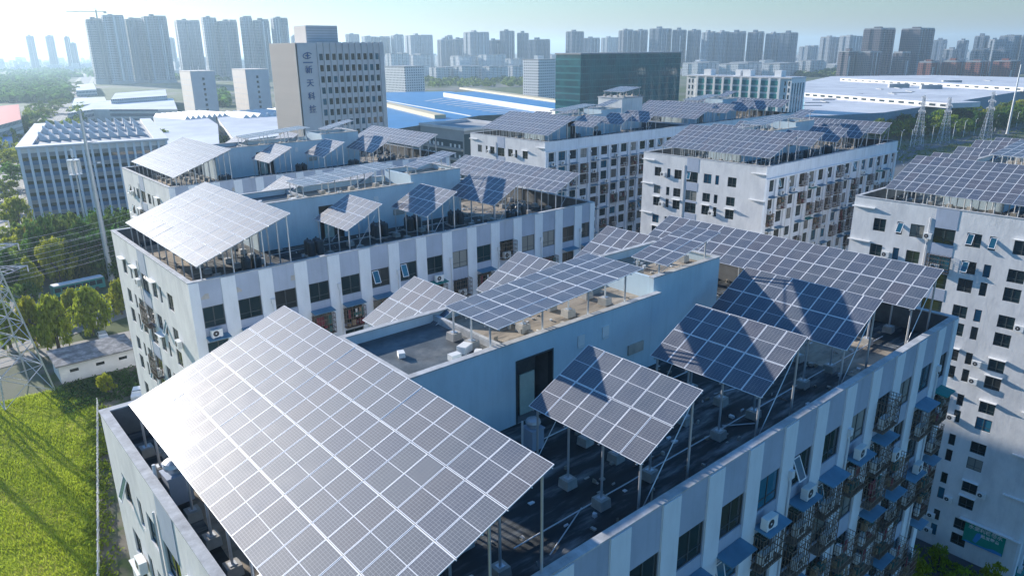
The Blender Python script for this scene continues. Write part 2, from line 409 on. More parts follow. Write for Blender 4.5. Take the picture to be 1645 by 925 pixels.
def building(label, ox, oy, style='striped', seed=1, layout='full'):
    R = random.Random(seed)
    root = thing('apartment_building', label, 'building', (ox, oy, 0))
    P = lambda *a, **k: put(*a, **k)
    # walls
    put('end_wall', cached('endwall', lambda: facade(MB(), WY, 0, HZ, end_holes(), .16, lambda u,d,z: (d, WY-u, z)).mesh('end_wall', M['stucco'])), root)
    put('long_wall', cached('longwall'+style, lambda: facade(MB(), LX, 0, HZ, long_holes(0), .14, lambda u,d,z: (u, d, z)).mesh('long_wall', M['cladding' if style == 'striped' else 'pilaster'])), root)
    put('rear_wall', cached('rear', lambda: MB().quad((LX,0,0),(LX,WY,0),(LX,WY,HZ),(LX,0,HZ)).quad((LX,WY,0),(0,WY,0),(0,WY,HZ),(LX,WY,HZ)).mesh('rear_wall', M['stucco'])), root)
    put('roof', cached('roof', lambda: MB().box(.3, LX-.3, .3, WY-.3, RF-.3, RF).mesh('roof', M['membrane'])), root)
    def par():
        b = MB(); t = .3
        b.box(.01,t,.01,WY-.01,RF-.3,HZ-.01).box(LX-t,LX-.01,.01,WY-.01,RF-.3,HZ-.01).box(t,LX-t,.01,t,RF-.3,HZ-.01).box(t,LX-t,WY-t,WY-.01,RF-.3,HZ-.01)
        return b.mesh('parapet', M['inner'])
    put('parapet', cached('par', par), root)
    def cop():
        b = MB(); t = .36; e = .05; z0, z1 = HZ, HZ+.07
        b.box(-e,t,-e,WY+e,z0,z1).box(LX-t,LX+e,-e,WY+e,z0,z1).box(t,LX-t,-e,t,z0,z1-.004).box(t,LX-t,WY-t,WY+e,z0,z1-.004)
        return b.mesh('coping', M['coping'])
    put('coping', cached('cop', cop), root)
    # sunlit parts of the deck, painted in as lighter sandy sheets
    put('sunlit_screed', cached('sunlit_screed', lambda: MB().quad((1.0,.5,RF+.004),(3.6,.5,RF+.004),(3.6,20,RF+.004),(1.6,20,RF+.004)).mesh('sunlit_screed', M['mortar'])), root)
    put('sunlit_screed', cached('sunlit_screed2', lambda: MB().quad((33.9,.35,RF+.004),(39.4,.35,RF+.004),(39.4,16,RF+.004),(33.9,16,RF+.004)).mesh('sunlit_screed', M['mortar'])), root)
    # pilasters
    zp = HZ-.02 if style == 'striped' else HZ-1.95
    wp = .0 if style == 'striped' else .18
    for i, (a, c) in enumerate([(0.0,.74)]+PILS+[(43.5,44.2)]):
        w = round(c-a-2*wp if 0 < i < 15 else c-a, 3)
        put('pilaster', cached(('pil', w, style), lambda: MB().box(0, w, -.09 if style == 'striped' else -.28, 0, 0, zp).mesh('pilaster', M['pilaster'])), root, (a+(wp if 0 < i < 15 else 0), 0, 0))
        if i % 2 == 0 and 0 < i < 15 and seen((ox+a, oy, 30)):
            put('downpipe', cached('dp', lambda: MB().bar((0,0,0),(0,0,HZ-3.2),.06,0,6).bar((0,0,HZ-3.2),(0,.16,HZ-2.95),.06,0,6).box(-.14,.14,-.1,.14,HZ-2.95,HZ-2.55).mesh('downpipe', M['pvc'])), root, (c-.25, -.17 if style == 'striped' else -.36, 0))
    if style != 'striped':
        put('string_course', cached('sc', lambda: MB().box(-.06,LX+.06,-.34,-.001,HZ-1.95,HZ-1.75).box(-.06,LX+.06,-.10,-.001,HZ-1.75,HZ-.02).mesh('string_course', M['pilaster'])), root)
    # windows of the long face, with ledges, cages and air conditioners
    def pane_kind():
        x = R.random()
        return 'glass' if x < .52 else 'interior' if x < .70 else 'glassblue' if x < .84 else 'curtain'
    for bi, (a, c) in enumerate(BAYS):
        w = round(c-a-.04, 2)
        for zt, h, r in LONGROWS:
            if not seen((ox+a, oy, HZ+zt), 40): continue
            wo = put('window', window_mesh(w, h, 'w'), root, (a+.02, .05, HZ+zt-h))
            put('pane', pane_mesh(w, h, pane_kind()), wo)
            if R.random() < .10:
                put('open_sash', sash_mesh(), wo, (.12, -.02, h-.12), (math.radians(-R.uniform(12,30)), 0, 0))
            if r == 'u':
                z = HZ+zt-h-.72
                x = R.random()
                k = round((-zt-2.1)/PER)
                caged = R.random() < (.12 if k == 0 else .80 if style == 'striped' else .45)
                if x < .78:
                    m = 'slab' if R.random() < .93 else 'green'
                    put('ledge', slab_mesh(round(w+.1,2), .85, m, .12), root, (a-.05, -.02, z+.05))
                    if R.random() < .45 and not caged:
                        put('air_conditioner', ac_mesh(), root, (a+R.uniform(.5, w-.5), -.48, z+.0), (0,0,R.uniform(-.06,.06)))
                if caged:
                    put('window_cage', cage_mesh(round(w+.1,2), 1.75, .62), root, (a-.05, -.02, HZ+zt-h-.12))
                    if R.random() < .6: put('air_conditioner', ac_mesh(), root, (a+R.uniform(.5,w-.5), -.36, HZ+zt-h-.08))
                    else: put('stored_goods', goods_mesh(R.randrange(5)), root, (a+.1, -.3, HZ+zt-h-.08))
            else:
                if R.random() < (.80 if style == 'striped' else .4):
                    put('window_cage', cage_mesh(round(w+.1,2), 1.75, .62), root, (a-.05, -.02, HZ+zt-h-.25))
                    if R.random() < .5: put('air_conditioner', ac_mesh(), root, (a+R.uniform(.5,w-.5), -.36, HZ+zt-h-.2))
                    else: put('stored_goods', goods_mesh(R.randrange(5)), root, (a+.1, -.3, HZ+zt-h-.2))
                elif R.random() < .4:
                    put('air_conditioner', ac_mesh(), root, (a+R.uniform(.5,w-.5), -.25, HZ+zt-h-.75))
    # windows of the end face
    for off, w, t in ENDCOLS:
        for ri, (zt, h, r) in enumerate(ENDROWS):
            hh = round(h+.2 if t == 'b' else h, 2)
            yl = WY-off
            if not seen((ox, oy+yl, HZ+zt), 40): continue
            wo = put('window', window_mesh(w, hh, t), root, (.07, yl, HZ+zt-hh), (0,0,-math.pi/2))
            put('pane', pane_mesh(w, hh, pane_kind() if t != 'n' else R.choice(['glass','glassblue','interior'])), wo)
            if R.random() < .12: put('open_sash', sash_mesh(), wo, (.08, -.02, hh-.1), (math.radians(-R.uniform(12,30)),0,0))
            if t == 'w' and R.random() < .28:
                put('awning', cached(('eaw', w), lambda: MB().box(-.08,w+.08,-.42,0,.0,.06).mesh('awning', M['white'])), root, (-.005, yl, HZ+zt+.12), (0,0,-math.pi/2))
            if t != 'b' and R.random() < .16:
                put('air_conditioner', ac_mesh(), root, (-.24, yl-w-.55, HZ+zt-hh+.1), (0,0,-math.pi/2))
            if t == 'b' and r == 'l' and R.random() < .62:
                put('window_cage', cage_mesh(2.3, 1.8, .55), root, (-.005, yl+.1, HZ+zt-hh-.1), (0,0,-math.pi/2))
                put('air_conditioner', ac_mesh(), root, (-.28, yl-R.uniform(.5,1.6), HZ+zt-hh-.05), (0,0,-math.pi/2))
    prev = HZ-.03
    for zt, zb in sorted([(HZ+zt, HZ+zt-h-.2) for zt, h, r in ENDROWS], reverse=True):
        hh = round(prev-zt-.02, 2)
        put('bay_panel', cached(('bayp', hh), lambda: MB().box(-.03,-.003,0,2.24,0,hh).mesh('bay_panel', M['cladding'])), root, (0, WY-11.02, zt+.02)); prev = zb-.02
    for k in range(8):
        for y0, y1 in ((WY-2.4, WY+.2), (-.2, 2.3)):
            z = HZ-.12-PER*k if k else HZ-1.15
            if style != 'striped' and seen((ox, oy+y0, z)):
                put('stringer', cached('strg', lambda: MB().box(-.28, -.003, 0, 2.55, 0, .12).mesh('stringer', M['white'])), root, (0, y0, z))
    put('downpipe', cached('dpe', lambda: MB().bar((0,0,0),(0,0,HZ-1.2),.05,0,6).mesh('downpipe', M['pvc'])), root, (-.07, WY-8.3, 0))
    # penthouse
    y0, y1 = 10.3, 16.6; t = .22; zl = HZ+2.96; zh = HZ+3.75
    def pent():
        b = MB()
        facade(b, 17.25, RF, zl, [(6.2,8.65,RF+.02,RF+3.4)], 1.3, lambda u,d,z: (9.75+u, y0+d, z), 0, 1)
        b.box(9.75, 15.9, y0+.05, y0+t, RF, zl-.002).box(18.45, 27.0, y0+.05, y0+t, RF, zl-.002).box(15.9, 18.45, y0+.05, y0+t, RF+3.45, zl-.002).box(9.75, 27.0, y1-t, y1, RF, zl).box(9.75, 9.75+t, y0+t, y1-t, RF, zl)
        b.box(27.0, 33.6, y0+.5, y0+.5+t, RF, zh).box(27.0, 33.6, y1-.5-t, y1-.5, RF, zh).box(33.6-t, 33.6, y0+.5+t, y1-.5-t, RF, zh).box(27.0, 27.0+t, y0+.5+t, y1-.5-t, zl-.6, zh)
        return b.mesh('penthouse', [M['pent'], M['inner']])
    ph = put('penthouse', cached('pent', pent), root)
    put('penthouse_roof', cached('pentr', lambda: MB().box(9.97,27.0,y0+t,y1-t,zl-.75,zl-.55,0).box(27.0+t,33.38,y0+.72,y1-.72,zh-.75,zh-.5,0).box(15.3,15.5,y0+t,y1-t,zl-.55,zl-.1,1).mesh('penthouse_roof', [M['mortar'], M['coping']])), ph)
    def pcop():
        b = MB(); e = .06; q = .3
        b.box(9.69,27.02,y0-e,y0+q,zl,zl+.07).box(9.69,27.02,y1-q,y1+e,zl,zl+.07).box(9.69,9.69+q,y0+q,y1-q,zl,zl+.07)
        b.box(26.9,33.66,y0+.44,y0+.8,zh,zh+.07).box(26.9,33.66,y1-.8,y1-.44,zh,zh+.07).box(33.3,33.66,y0+.8,y1-.8,zh,zh+.07)
        return b.mesh('penthouse_coping', M['coping'])
    put('penthouse_coping', cached('pcop', pcop), ph)
    put('wet_roof', cached('wet', lambda: MB().box(9.98,15.29,y0+t+.01,y1-t-.01,zl-.549,zl-.50).mesh('wet_roof', M['wet'])), ph)
    for i, (x, y, w) in enumerate(((13.2,11.6,.55),(14.1,12.0,.7),(14.3,11.2,.5),(11.5,13.6,.45))):
        put('roof_block', cached(('rb', w), lambda: MB().box(-w/2,w/2,-w*.35,w*.35,0,w*.55).mesh('roof_block', M['white'])), ph, (x, y, zl-.499), (0,0,.4*i))
    put('door_frame', cached('door', lambda: MB().box(15.9,15.98,y0-.03,y0+.3,RF+.01,RF+3.44,0).box(18.37,18.45,y0-.03,y0+.3,RF+.01,RF+3.44,0).box(15.98,18.37,y0-.03,y0+.3,RF+3.36,RF+3.44,0).mesh('door_frame', M['winframe'])), ph)
    put('leaning_door', cached('ldoor', lambda: MB().box(16.6,17.6,y0+.5,y0+.56,RF+.04,RF+2.3,0).mesh('leaning_door', M['board'])), ph, rot=None)
    for x in (20.2, 22.1):
        put('vent_cover', cached(('vc', x), lambda: MB().box(x,x+.5,y0-.06,y0-.004,RF+3.0,RF+3.6,0).box(x+.04,x+.46,y0-.09,y0-.06,RF+2.9,RF+2.98,0).mesh('vent_cover', M['white'])), ph)
    put('wall_box', cached('wb', lambda: MB().box(24.3,25.6,y0-.1,y0-.004,RF+1.3,RF+1.9,0).mesh('wall_box', M['concrete'])), ph)
    return root

M['wet'] = mat('wet_roof', (.085,.10,.11), .55, .5, .9, .4, col2=(.17,.175,.17), c2scale=.6, c2lo=.5, c2hi=.68)
M['board'] = mat('pale_board', (.45,.5,.44), .6, .2, 1)
M['slabpale'] = mat('pale_blue_sheet', (.10,.20,.32), .5, .15, .5)

BL = {'A': (5.2, 14.05, 'striped', 'nearest striped apartment block, filling the foreground'),
      'B': (15.0, 54.6, 'striped', 'pale striped apartment block directly behind the nearest one, with black tanks on its roof'),
      'B2': (26.4, 97.9, 'striped', 'striped apartment block in the third row, in front of the tower with blue characters'),
      'C': (93.0, 98.6, 'plain', 'pale apartment block in front of the teal glass office, long face full of blue windows'),
      'F': (138.9, 98.6, 'plain', 'pale apartment block half hidden behind the white block right of centre'),
      'D': (95.8, 54.9, 'plain', 'white apartment block right of centre with plain parapet band and small dark windows'),
      'E': (84.0, 14.0, 'plain', 'white apartment block at the right edge with a green banner near its foot')}
for i, (k, (ox, oy, st, lab)) in enumerate(BL.items()):
    building(lab, ox, oy, st, 11+i)

# ------------------------------------------------------------------ roof equipment: solar arrays
NM = {'A': 'the nearest block', 'B': 'the second-row block', 'B2': 'the third-row left block', 'C': 'the block by the teal office', 'F': 'the half-hidden far block', 'D': 'the white centre-right block', 'E': 'the right-edge block'}
ARR = [  # description, x, y, z over parapet, tilt, cols, rows
 ('largest tilted solar array overhanging the end of %s', .80, .02, 1.15, 20.65, 19, 4, 0),
 ('six-column solar array before the doorway on %s', 13.70, .66, 1.64, 26.5, 6, 2, 0),
 ('six-column solar array second along the front edge of %s', 22.0, .66, 1.60, 27.5, 6, 2, 0),
 ('eight-column solar array third along the front edge of %s', 30.2, .72, 1.50, 27.5, 8, 2, 0),
 ('long two-row solar array across the far end of %s', 38.85, .80, 1.62, 24.0, 20, 2, 0),
 ('five-column solar array first along the rear edge of %s', 13.6, 15.9, 1.64, 27.0, 5, 2, 0),
 ('five-column solar array second along the rear edge of %s', 21.9, 15.9, 1.64, 27.0, 5, 2, 0),
 ('six-column solar array at the far rear edge of %s', 31.9, 15.9, 1.60, 27.0, 6, 2, 0),
 ('flat solar array on the penthouse of %s', 14.35, 9.75, 4.2, 4.6, 4, 5, 1),
 ('small solar array on the higher penthouse of %s', 27.6, 10.4, 4.45, 12.0, 3, 3, 2)]
for k, (ox, oy, st, lab) in BL.items():
    for d, x, y, z, tl, c, r, lev in ARR:
        if k == 'C' and 'across the far end' in d: continue
        zb = [RF, HZ+2.96-.54, HZ+3.75-.49][lev]
        cx, cy = ox+x+r*PL*.4, oy+y+c*PW*.5
        if not seen((cx, cy, HZ+z), 260): continue
        solar_array(d % NM[k], ox+x, oy+y, HZ+z, tl, c, r, zb, .86 if lev == 2 else 1.0, None, [.25, 1.0, .8][lev])

st_ = thing('stair_tower', 'tall white rooftop stair tower with a small solar canopy before the teal office', 'stair tower', (129.8, 112.0, RF))
put('wall', MB().box(0,7.2,0,7.4,0,7.0).mesh('wall', M['stucco']), st_)
put('coping', MB().box(-.15,7.35,-.15,7.55,7.01,7.2).mesh('coping', M['coping']), st_)
put('corner_strip', MB().box(3.4,3.6,-.08,-.003,0,6.9).mesh('corner_strip', M['pvc']), st_)
solar_array('small pale solar canopy on top of the white stair tower', 130.4, 112.2, RF+8.4, 8, 6, 3, RF+7.2)
# ------------------------------------------------------------------ roof equipment: vents, tanks, pipes
def vent_mesh():
    def f():
        b = MB(); b.box(-.45,.45,-.45,.45,0,1.25,0); b.box(-.5,.5,-.5,.5,1.25,1.33,0)
        return b.mesh('plinth', M['cladding'])
    return cached('ventp', f)
def turbine_mesh():
    def f():
        b = MB(); b.lathe([(.28,0),(.28,.12),(.40,.16),(.46,.32),(.40,.48),(.2,.58),(.0,.6)], k=16)
        for i in range(16):
            t = 2*math.pi*i/16; b.bar((.41*math.cos(t),.41*math.sin(t),.16),(.41*math.cos(t+.25),.41*math.sin(t+.25),.48),.015,0,3)
        return b.mesh('turbine_cap', M['galv'])
    return cached('turb', f)
def vent(label, x, y, sc=1.0):
    r = thing('roof_vent', label, 'vent', (x, y, RF), rnd.uniform(-.05,.05), 'turbine vents on the roofs')
    put('plinth', vent_mesh(), r); put('turbine_cap', turbine_mesh(), r, (0,0,1.33))
    r.scale = (sc,)*3; put('standpipe', cached('stp', lambda: MB().bar((0,0,0),(0,0,1.9),.07,0,8).mesh('standpipe', M['pvc'])), r, (-.75,.1,0))
vent('grey plinth with turbine cap beside the left parapet of the nearest block', 6.35, 29.0)
vent('grey plinth with turbine cap at the bottom edge of the picture', 6.3, 19.6)
vent('grey plinth with turbine cap under the array before the penthouse doorway', 20.3, 22.2, .8)
def tank_group(x, y, n, label):
    r = thing('water_tank_group', label, 'water tanks', (x, y, RF), rnd.uniform(-.2,.2), 'dark tanks between the arrays')
    for i in range(n):
        put('tank', cached('tank', lambda: MB().lathe([(.34,0),(.36,.1),(.36,1.25),(.3,1.4),(.1,1.46),(.06,1.6)], k=14).mesh('tank', M['tank'])), r, (.8*(i % 2)+.05*i, .8*(i//2), 0))
    put('tank_stand', cached('tstd', lambda: MB().box(-.45,1.35,-.45,1.3,0,.08).mesh('tank_stand', M['concrete'])), r, (0,0,.002))
for i, (k, x, y) in enumerate((('B',12.6,5.6),('B',20.6,7.4),('B',24.6,7.6),('B',29.4,6.6),('B',34.2,2.6),('B',36.8,4.6),('B2',21.0,6.8),('B2',29.0,5.0),('B2',33.4,3.6),('B2',35.8,5.2),('D',15.0,5.0),('D',21.0,4.5),('D',28.4,5.0),('C',14,5.5),('C',21,6.5),('C',35,4),('B',6.0,4.0),('B2',8.6,4.6))):
    ox, oy = BL[k][:2]
    tank_group(ox+x, oy+y, 4, 'cluster of dark roof tanks, %s one along %s' % (['first','second','third','fourth','fifth','sixth','seventh'][sum(1 for q in list((('B',12.6),('B',20.6),('B',24.6),('B',29.4),('B',34.2),('B',36.8),('B2',21.0),('B2',29.0),('B2',33.4),('B2',35.8),('D',15.0),('D',21.0),('D',28.4),('C',14),('C',21),('C',35),('B',6.0),('B2',8.6))) if q[0] == k and q[1] < x)], NM[k]))
def cable(name, label, pts, r, m, sag=0.0, cat='cable', group=None):
    cu = bpy.data.curves.new(name, 'CURVE'); cu.dimensions = '3D'; cu.bevel_depth = r; cu.bevel_resolution = 1
    sp = cu.splines.new('POLY'); P = []
    for a, b in zip(pts[:-1], pts[1:]):
        a = Vector(a); b = Vector(b)
        for i in range(8):
            t = i/8; p = a.lerp(b, t); p.z -= sag*4*t*(1-t); P.append(p)
    P.append(Vector(pts[-1])); sp.points.add(len(P)-1)
    for q, p in zip(sp.points, P): q.co = (*p, 1)
    tmp = bpy.data.objects.new(name, cu); COL.objects.link(tmp)
    me = bpy.data.meshes.new_from_object(tmp.evaluated_get(bpy.context.evaluated_depsgraph_get())); me.materials.clear(); me.materials.append(M[m])
    bpy.data.objects.remove(tmp); o = put(name, me); tag(o, label, cat, group); return o
cable('conduit', 'orange conduit strung along the footings by the left parapet of the nearest block', [(7.0,y,RF+.46) for y in (32.5,29.5,27,24.5,22,19.5,17,14.9)], .035, 'pipe', .05, 'conduit')
cable('conduit', 'rusty conduit along the front parapet of the nearest block roof', [(x,14.95,RF+.2) for x in (14,20,26,32,38,44)], .03, 'pipe', 0, 'conduit')
def rubble(label, ox, oy, seed):
    R = random.Random(seed); b = MB()
    for i in range(420):
        x = R.uniform(.5, LX-.5); y = R.uniform(.5, WY-.5)
        z = RF
        if 9.5 < x < 33.8 and 10 < y < 16.8:
            if 15.8 < x < 26.5 and 10.8 < y < 16: z = HZ+2.96-.55
            elif 27.5 < x < 33 and 11.2 < y < 15.6: z = HZ+3.75-.5
            else: continue
        w = R.uniform(.04,.28); d = R.uniform(.04,.25); h = R.uniform(.03,.2)*(1.3 if z > RF else 1); n = len(b.v)
        b.box(x,x+w,y,y+d,z+.001,z+h,R.choice([0,0,1,2]))
        b.v[n+4:] = [(p[0]+R.uniform(-.03,.03), p[1]+R.uniform(-.03,.03), p[2]*1) for p in b.v[n+4:]]
    for i in range(26):
        x = R.uniform(2, LX-6); y = R.choice([R.uniform(1,9.5), R.uniform(17.5,21.5)]); a = R.uniform(0,6.28); l = R.uniform(.8,3.5)
        b.bar((x,y,RF+.05),(x+math.cos(a)*l,max(.6,min(WY-.6,y+math.sin(a)*l)),RF+.06),R.uniform(.02,.05),R.choice([1,2,3]))
    return kind(put('rubble', b.mesh('rubble', [M['concrete'], M['pvc'], M['mortar'], M['bars']])), 'stuff', label)
for i, k in enumerate(BL):
    o = rubble('scattered rubble, offcuts and pipes on the roof of %s' % NM[k], 0, 0, 50+i); o.location = (BL[k][0], BL[k][1], 0)
    ox, oy = BL[k][:2]
    for j, y in enumerate((3.1, 8.2)):
        cable('conduit', '%s grey cable along the deck of %s' % (['front','inner'][j], NM[k]), [(ox+x, oy+y, RF+.12) for x in (9.5,16,22,28,35,41)], .03, 'pvc', -.02, 'conduit', 'deck cables')

# ------------------------------------------------------------------ ground, lawn, roads
M['ground'] = mat('ground_mix', (.10,.13,.055), .95, .3, .02, .1, col2=(.22,.21,.19), c2scale=.006, c2lo=.48, c2hi=.60)
M['lawn'] = mat('lawn', (.29,.34,.022), .95, .4, .25, .1, col2=(.38,.36,.05), c2scale=.16, bump=.6, bscale=1.2)
M['asphalt'] = mat('asphalt', (.075,.078,.082), .85, .2, .4, .25)
M['road'] = mat('road_surface', (.13,.135,.14), .8, .2, .2, .3)
M['paving'] = mat('paving', (.30,.285,.265), .9, .2, .6)
M['yard'] = mat('yard_soil', (.20,.18,.14), .95, .4, .5, .1, col2=(.08,.11,.04), c2scale=.25)
R9 = 9500
kind(put('ground', MB().box(-R9*.3, R9, -R9*.3, R9, -.9, -.06).mesh('ground', M['ground'])), 'structure')
def sheet(name, pts, z, m):
    b = MB(); n = len(pts); b.v = [(p[0], p[1], z) for p in pts]; b.f = [tuple(range(n))]; b.m = [0]
    me = b.mesh(name, M[m])
    if me.polygons[0].normal.z < 0: me.flip_normals()
    return kind(put(name, me), 'structure')
sheet('pavement', [(3,10),(160,10),(160,135),(22,135),(22,80),(3,60)], -.03, 'asphalt')
sheet('yard', [(-2.2,-20),(12,-20),(14,45),(30,125),(34,160),(14,160),(7.0,70)], -.02, 'yard')
sheet('lawn', [(-70,-20),(-9,-20),(-.4,40),(8.0,82),(17.6,128),(14.5,139.5),(-70,150)], -.01, 'lawn')
def strip(name, pts, w, z, m):
    b = MB()
    for a, c in zip(pts[:-1], pts[1:]):
        d = Vector((c[0]-a[0], c[1]-a[1], 0)).normalized(); n = Vector((-d.y, d.x, 0))*w/2
        b.quad((a[0]-n.x,a[1]-n.y,z),(c[0]-n.x,c[1]-n.y,z),(c[0]+n.x,c[1]+n.y,z),(a[0]+n.x,a[1]+n.y,z))
    return b.mesh(name, M[m])
ROADL = [(2,190),(27,318),(63,500),(143,860),(405,2032),(873,4061)]
kind(put('pavement', strip('pavement', ROADL, 34, -.03, 'paving')), 'structure')
kind(put('road', strip('road', ROADL, 21, 0.0, 'road')), 'structure')
ROADR = [(330,120),(408,158),(441,168),(500,161),(620,158),(1000,170),(1600,190)]
kind(put('road', strip('road', ROADR, 13, -.01, 'road')), 'structure')
kind(put('path', strip('path', [(-60,172),(10,166),(45,178),(75,176)], 6, 0.01, 'paving')), 'structure')
kind(put('path', strip('path', [(-30,155),(14,160),(40,158)], 5, 0.02, 'paving')), 'structure')
def marks(pts, w, z, off, dash):
    b = MB()
    for a, c in zip(pts[:-1], pts[1:]):
        d = Vector((c[0]-a[0], c[1]-a[1], 0)); L_ = min(d.length, 900); d.normalize(); n = Vector((-d.y, d.x, 0)); s = 0
        while s < L_:
            p = Vector((*a, 0))+d*s+n*off; q = p+d*min(dash, L_-s)
            b.quad((p.x-n.x*w,p.y-n.y*w,z),(q.x-n.x*w,q.y-n.y*w,z),(q.x+n.x*w,q.y+n.y*w,z),(p.x+n.x*w,p.y+n.y*w,z)); s += dash*2.2
    return b
for off in (-3.5, 0, 3.5, 7, -7):
    kind(put('lane_marking', marks(ROADL[:5], .09, .012, off, 6).mesh('lane_marking', M['white'])), 'structure')
kind(put('lane_marking', marks(ROADR, .09, .004, 0, 5).mesh('lane_marking', M['white'])), 'structure')

# ------------------------------------------------------------------ vegetation
ORD = ['first','second','third','fourth','fifth','sixth','seventh','eighth','ninth','tenth','eleventh','twelfth','thirteenth','fourteenth','fifteenth','sixteenth','seventeenth']
def leafmat(name, col, hue=.03):
    m = bpy.data.materials.new(name); m.use_nodes = True; nt = m.node_tree; N = nt.nodes; L = nt.links; N.remove(N['Principled BSDF'])
    oi = N.new('ShaderNodeObjectInfo'); gm = N.new('ShaderNodeNewGeometry')
    r = N.new('ShaderNodeMapRange'); r.inputs[3].default_value = .65; r.inputs[4].default_value = 1.35; L.new(gm.outputs['Random Per Island'], r.inputs[0])
    r2 = N.new('ShaderNodeMapRange'); r2.inputs[3].default_value = .5-hue; r2.inputs[4].default_value = .5+hue; L.new(oi.outputs['Random'], r2.inputs[0])
    h = N.new('ShaderNodeHueSaturation'); h.inputs['Color'].default_value = (*col, 1); L.new(r.outputs[0], h.inputs['Value']); L.new(r2.outputs[0], h.inputs['Hue'])
    d = N.new('ShaderNodeBsdfDiffuse'); t = N.new('ShaderNodeBsdfTranslucent'); L.new(h.outputs[0], d.inputs[0])
    h2 = N.new('ShaderNodeHueSaturation'); h2.inputs['Value'].default_value = 1.3; L.new(h.outputs[0], h2.inputs['Color']); L.new(h2.outputs[0], t.inputs[0])
    x = N.new('ShaderNodeMixShader'); x.inputs[0].default_value = .42; L.new(d.outputs[0], x.inputs[1]); L.new(t.outputs[0], x.inputs[2])
    L.new(x.outputs[0], N['Material Output'].inputs[0]); return m
M['leaf'] = leafmat('leaf_green', (.10,.165,.028)); M['leafy'] = leafmat('leaf_yellow_green', (.22,.27,.025)); M['leafd'] = leafmat('leaf_dark', (.06,.11,.026)); M['leafo'] = leafmat('leaf_autumn', (.22,.15,.03))
M['blade'] = leafmat('grass_blade', (.33,.38,.03)); M['bark'] = mat('bark', (.12,.095,.07), .95, .3, 2)
def crown_mesh(seed, nclump, nleaf, size, shape, m):
    R = random.Random(seed); b = MB()
    for i in range(nclump):
        while True:
            p = Vector((R.uniform(-1,1), R.uniform(-1,1), R.uniform(-1,1)))
            if .25 < p.length < 1: break
        if shape == 'cone':
            zz = (p.z+1)/2; s = (1-zz)**.65*1.05+.08; q = Vector((p.x*s, p.y*s, zz))
        else:
            q = Vector((p.x*(1-.15*R.random()), p.y, .5+p.z*.5))
        rc = R.uniform(.16, .30)
        for j in range(nleaf):
            v = Vector((R.gauss(0,1), R.gauss(0,1), R.gauss(0,.8))).normalized()*rc*R.random()**.4
            c = q+Vector((v.x, v.y, v.z*.55)); s = size*R.uniform(.6,1.4)
            n = (v.normalized()+Vector((R.uniform(-.7,.7), R.uniform(-.7,.7), R.uniform(-.3,.9)))).normalized()
            u = n.orthogonal().normalized(); w = n.cross(u); a = R.uniform(0,6.28); u2 = u*math.cos(a)+w*math.sin(a); w2 = n.cross(u2)
            b.quad(c-u2*s, c-w2*s*.6+u2*s*.1, c+u2*s, c+w2*s*.6+u2*s*.1)
    return b.mesh('crown', M[m])
CR = {}
def crown(shape, m, det):
    k = (shape, m, det, rnd.randrange(3))
    if k not in CR:
        n, l, s = {'hi': (70, 46, .055), 'mid': (42, 26, .075), 'lo': (26, 14, .11)}[det]
        CR[k] = crown_mesh(hash(k[3])+len(CR), n, l, s, shape, m)
    return CR[k]
def trunk_mesh(v):
    def f():
        R = random.Random(v); b = MB(); b.lathe([(.034,0),(.026,.15),(.02,.45),(.008,.85)], k=7)
        for i in range(6):
            a = R.uniform(0,6.28); z = R.uniform(.3,.55); l = R.uniform(.18,.3); b.bar((0,0,z),(math.cos(a)*l,math.sin(a)*l,z+l*.8),.008,0,4)
        return b.mesh('trunk', M['bark'])
    return cached(('trunk', v), f)
def tree(label, x, y, h, r, m='leaf', shape='round', det='mid', group=None, name='tree', cat='tree', base=.22):
    t = thing(name, label, cat, (x, y, -.05), rnd.uniform(0,6.28), group)
    put('trunk', trunk_mesh(rnd.randrange(3)), t, (0,0,0), None, (h,h,h))
    put('crown', crown(shape, m, det), t, (0,0,h*base), (0,0,rnd.uniform(0,6.28)), (r, r, h*(1-base)))
    return t
def tree_px(label, px, yb, yt, wpx, m='leaf', shape='round', det='mid', group=None, **k):
    p = gp(px, yb); h = hgt(px, yt, p.x, p.y); dep = CF.dot(p-Vector((0,0,CAMZ)))
    return tree(label, p.x, p.y, max(h, 1.0), wpx*dep/FPX/2, m, shape, det, group, **k)
GL = 'bright conical trees behind the small white house'
for i, (px, yb, yt, w, m) in enumerate(sorted(((58,560,474,46,'leafy'),(96,565,470,54,'leafy'),(150,538,458,60,'leafy'),(196,505,448,42,'leafy'),(122,520,462,40,'leafy'),(18,560,480,40,'leafy')))):
    tree_px('conical yellow-green tree, %s from the left behind the small white house' % ORD[i], px, yb, yt, w*1.2, m, 'cone', 'hi', GL, base=.06)
for i, (px, yb, yt, w, m) in enumerate(sorted(((88,432,350,56,'leafd'),(125,425,348,62,'leafd'),(160,415,345,60,'leafd'),(195,402,338,60,'leafd'),(140,440,375,60,'leafd'),(185,440,365,56,'leafd'),(110,412,352,60,'leafd'),(178,425,350,60,'leafd'),(150,428,360,60,'leafd'),(75,440,372,44,'leaf'),(205,425,350,50,'leafd'),(115,446,385,46,'leaf')))):
    tree_px('dark broad tree, %s from the left in the clump below the finned office' % ORD[i], px, yb+4, yt-4, w*1.15, m, 'round', 'hi', 'dark trees below the finned office', base=.05)
tree_px('light green round tree standing before the dark clump below the office', 98, 458, 383, 56, 'leafy', 'round', 'hi', base=.06)
tree_px('orange-tinged narrow tree at the corner of the finned office', 64, 425, 355, 24, 'leafo', 'round', 'hi')
tree_px('light green tree beside the road at the left end of the finned office', 34, 374, 316, 46, 'leafy', 'round', 'hi', base=.1)
tree_px('small dark tree at far left beside the lattice pylon', 24, 472, 398, 40, 'leafd', 'cone', 'hi', base=.06)
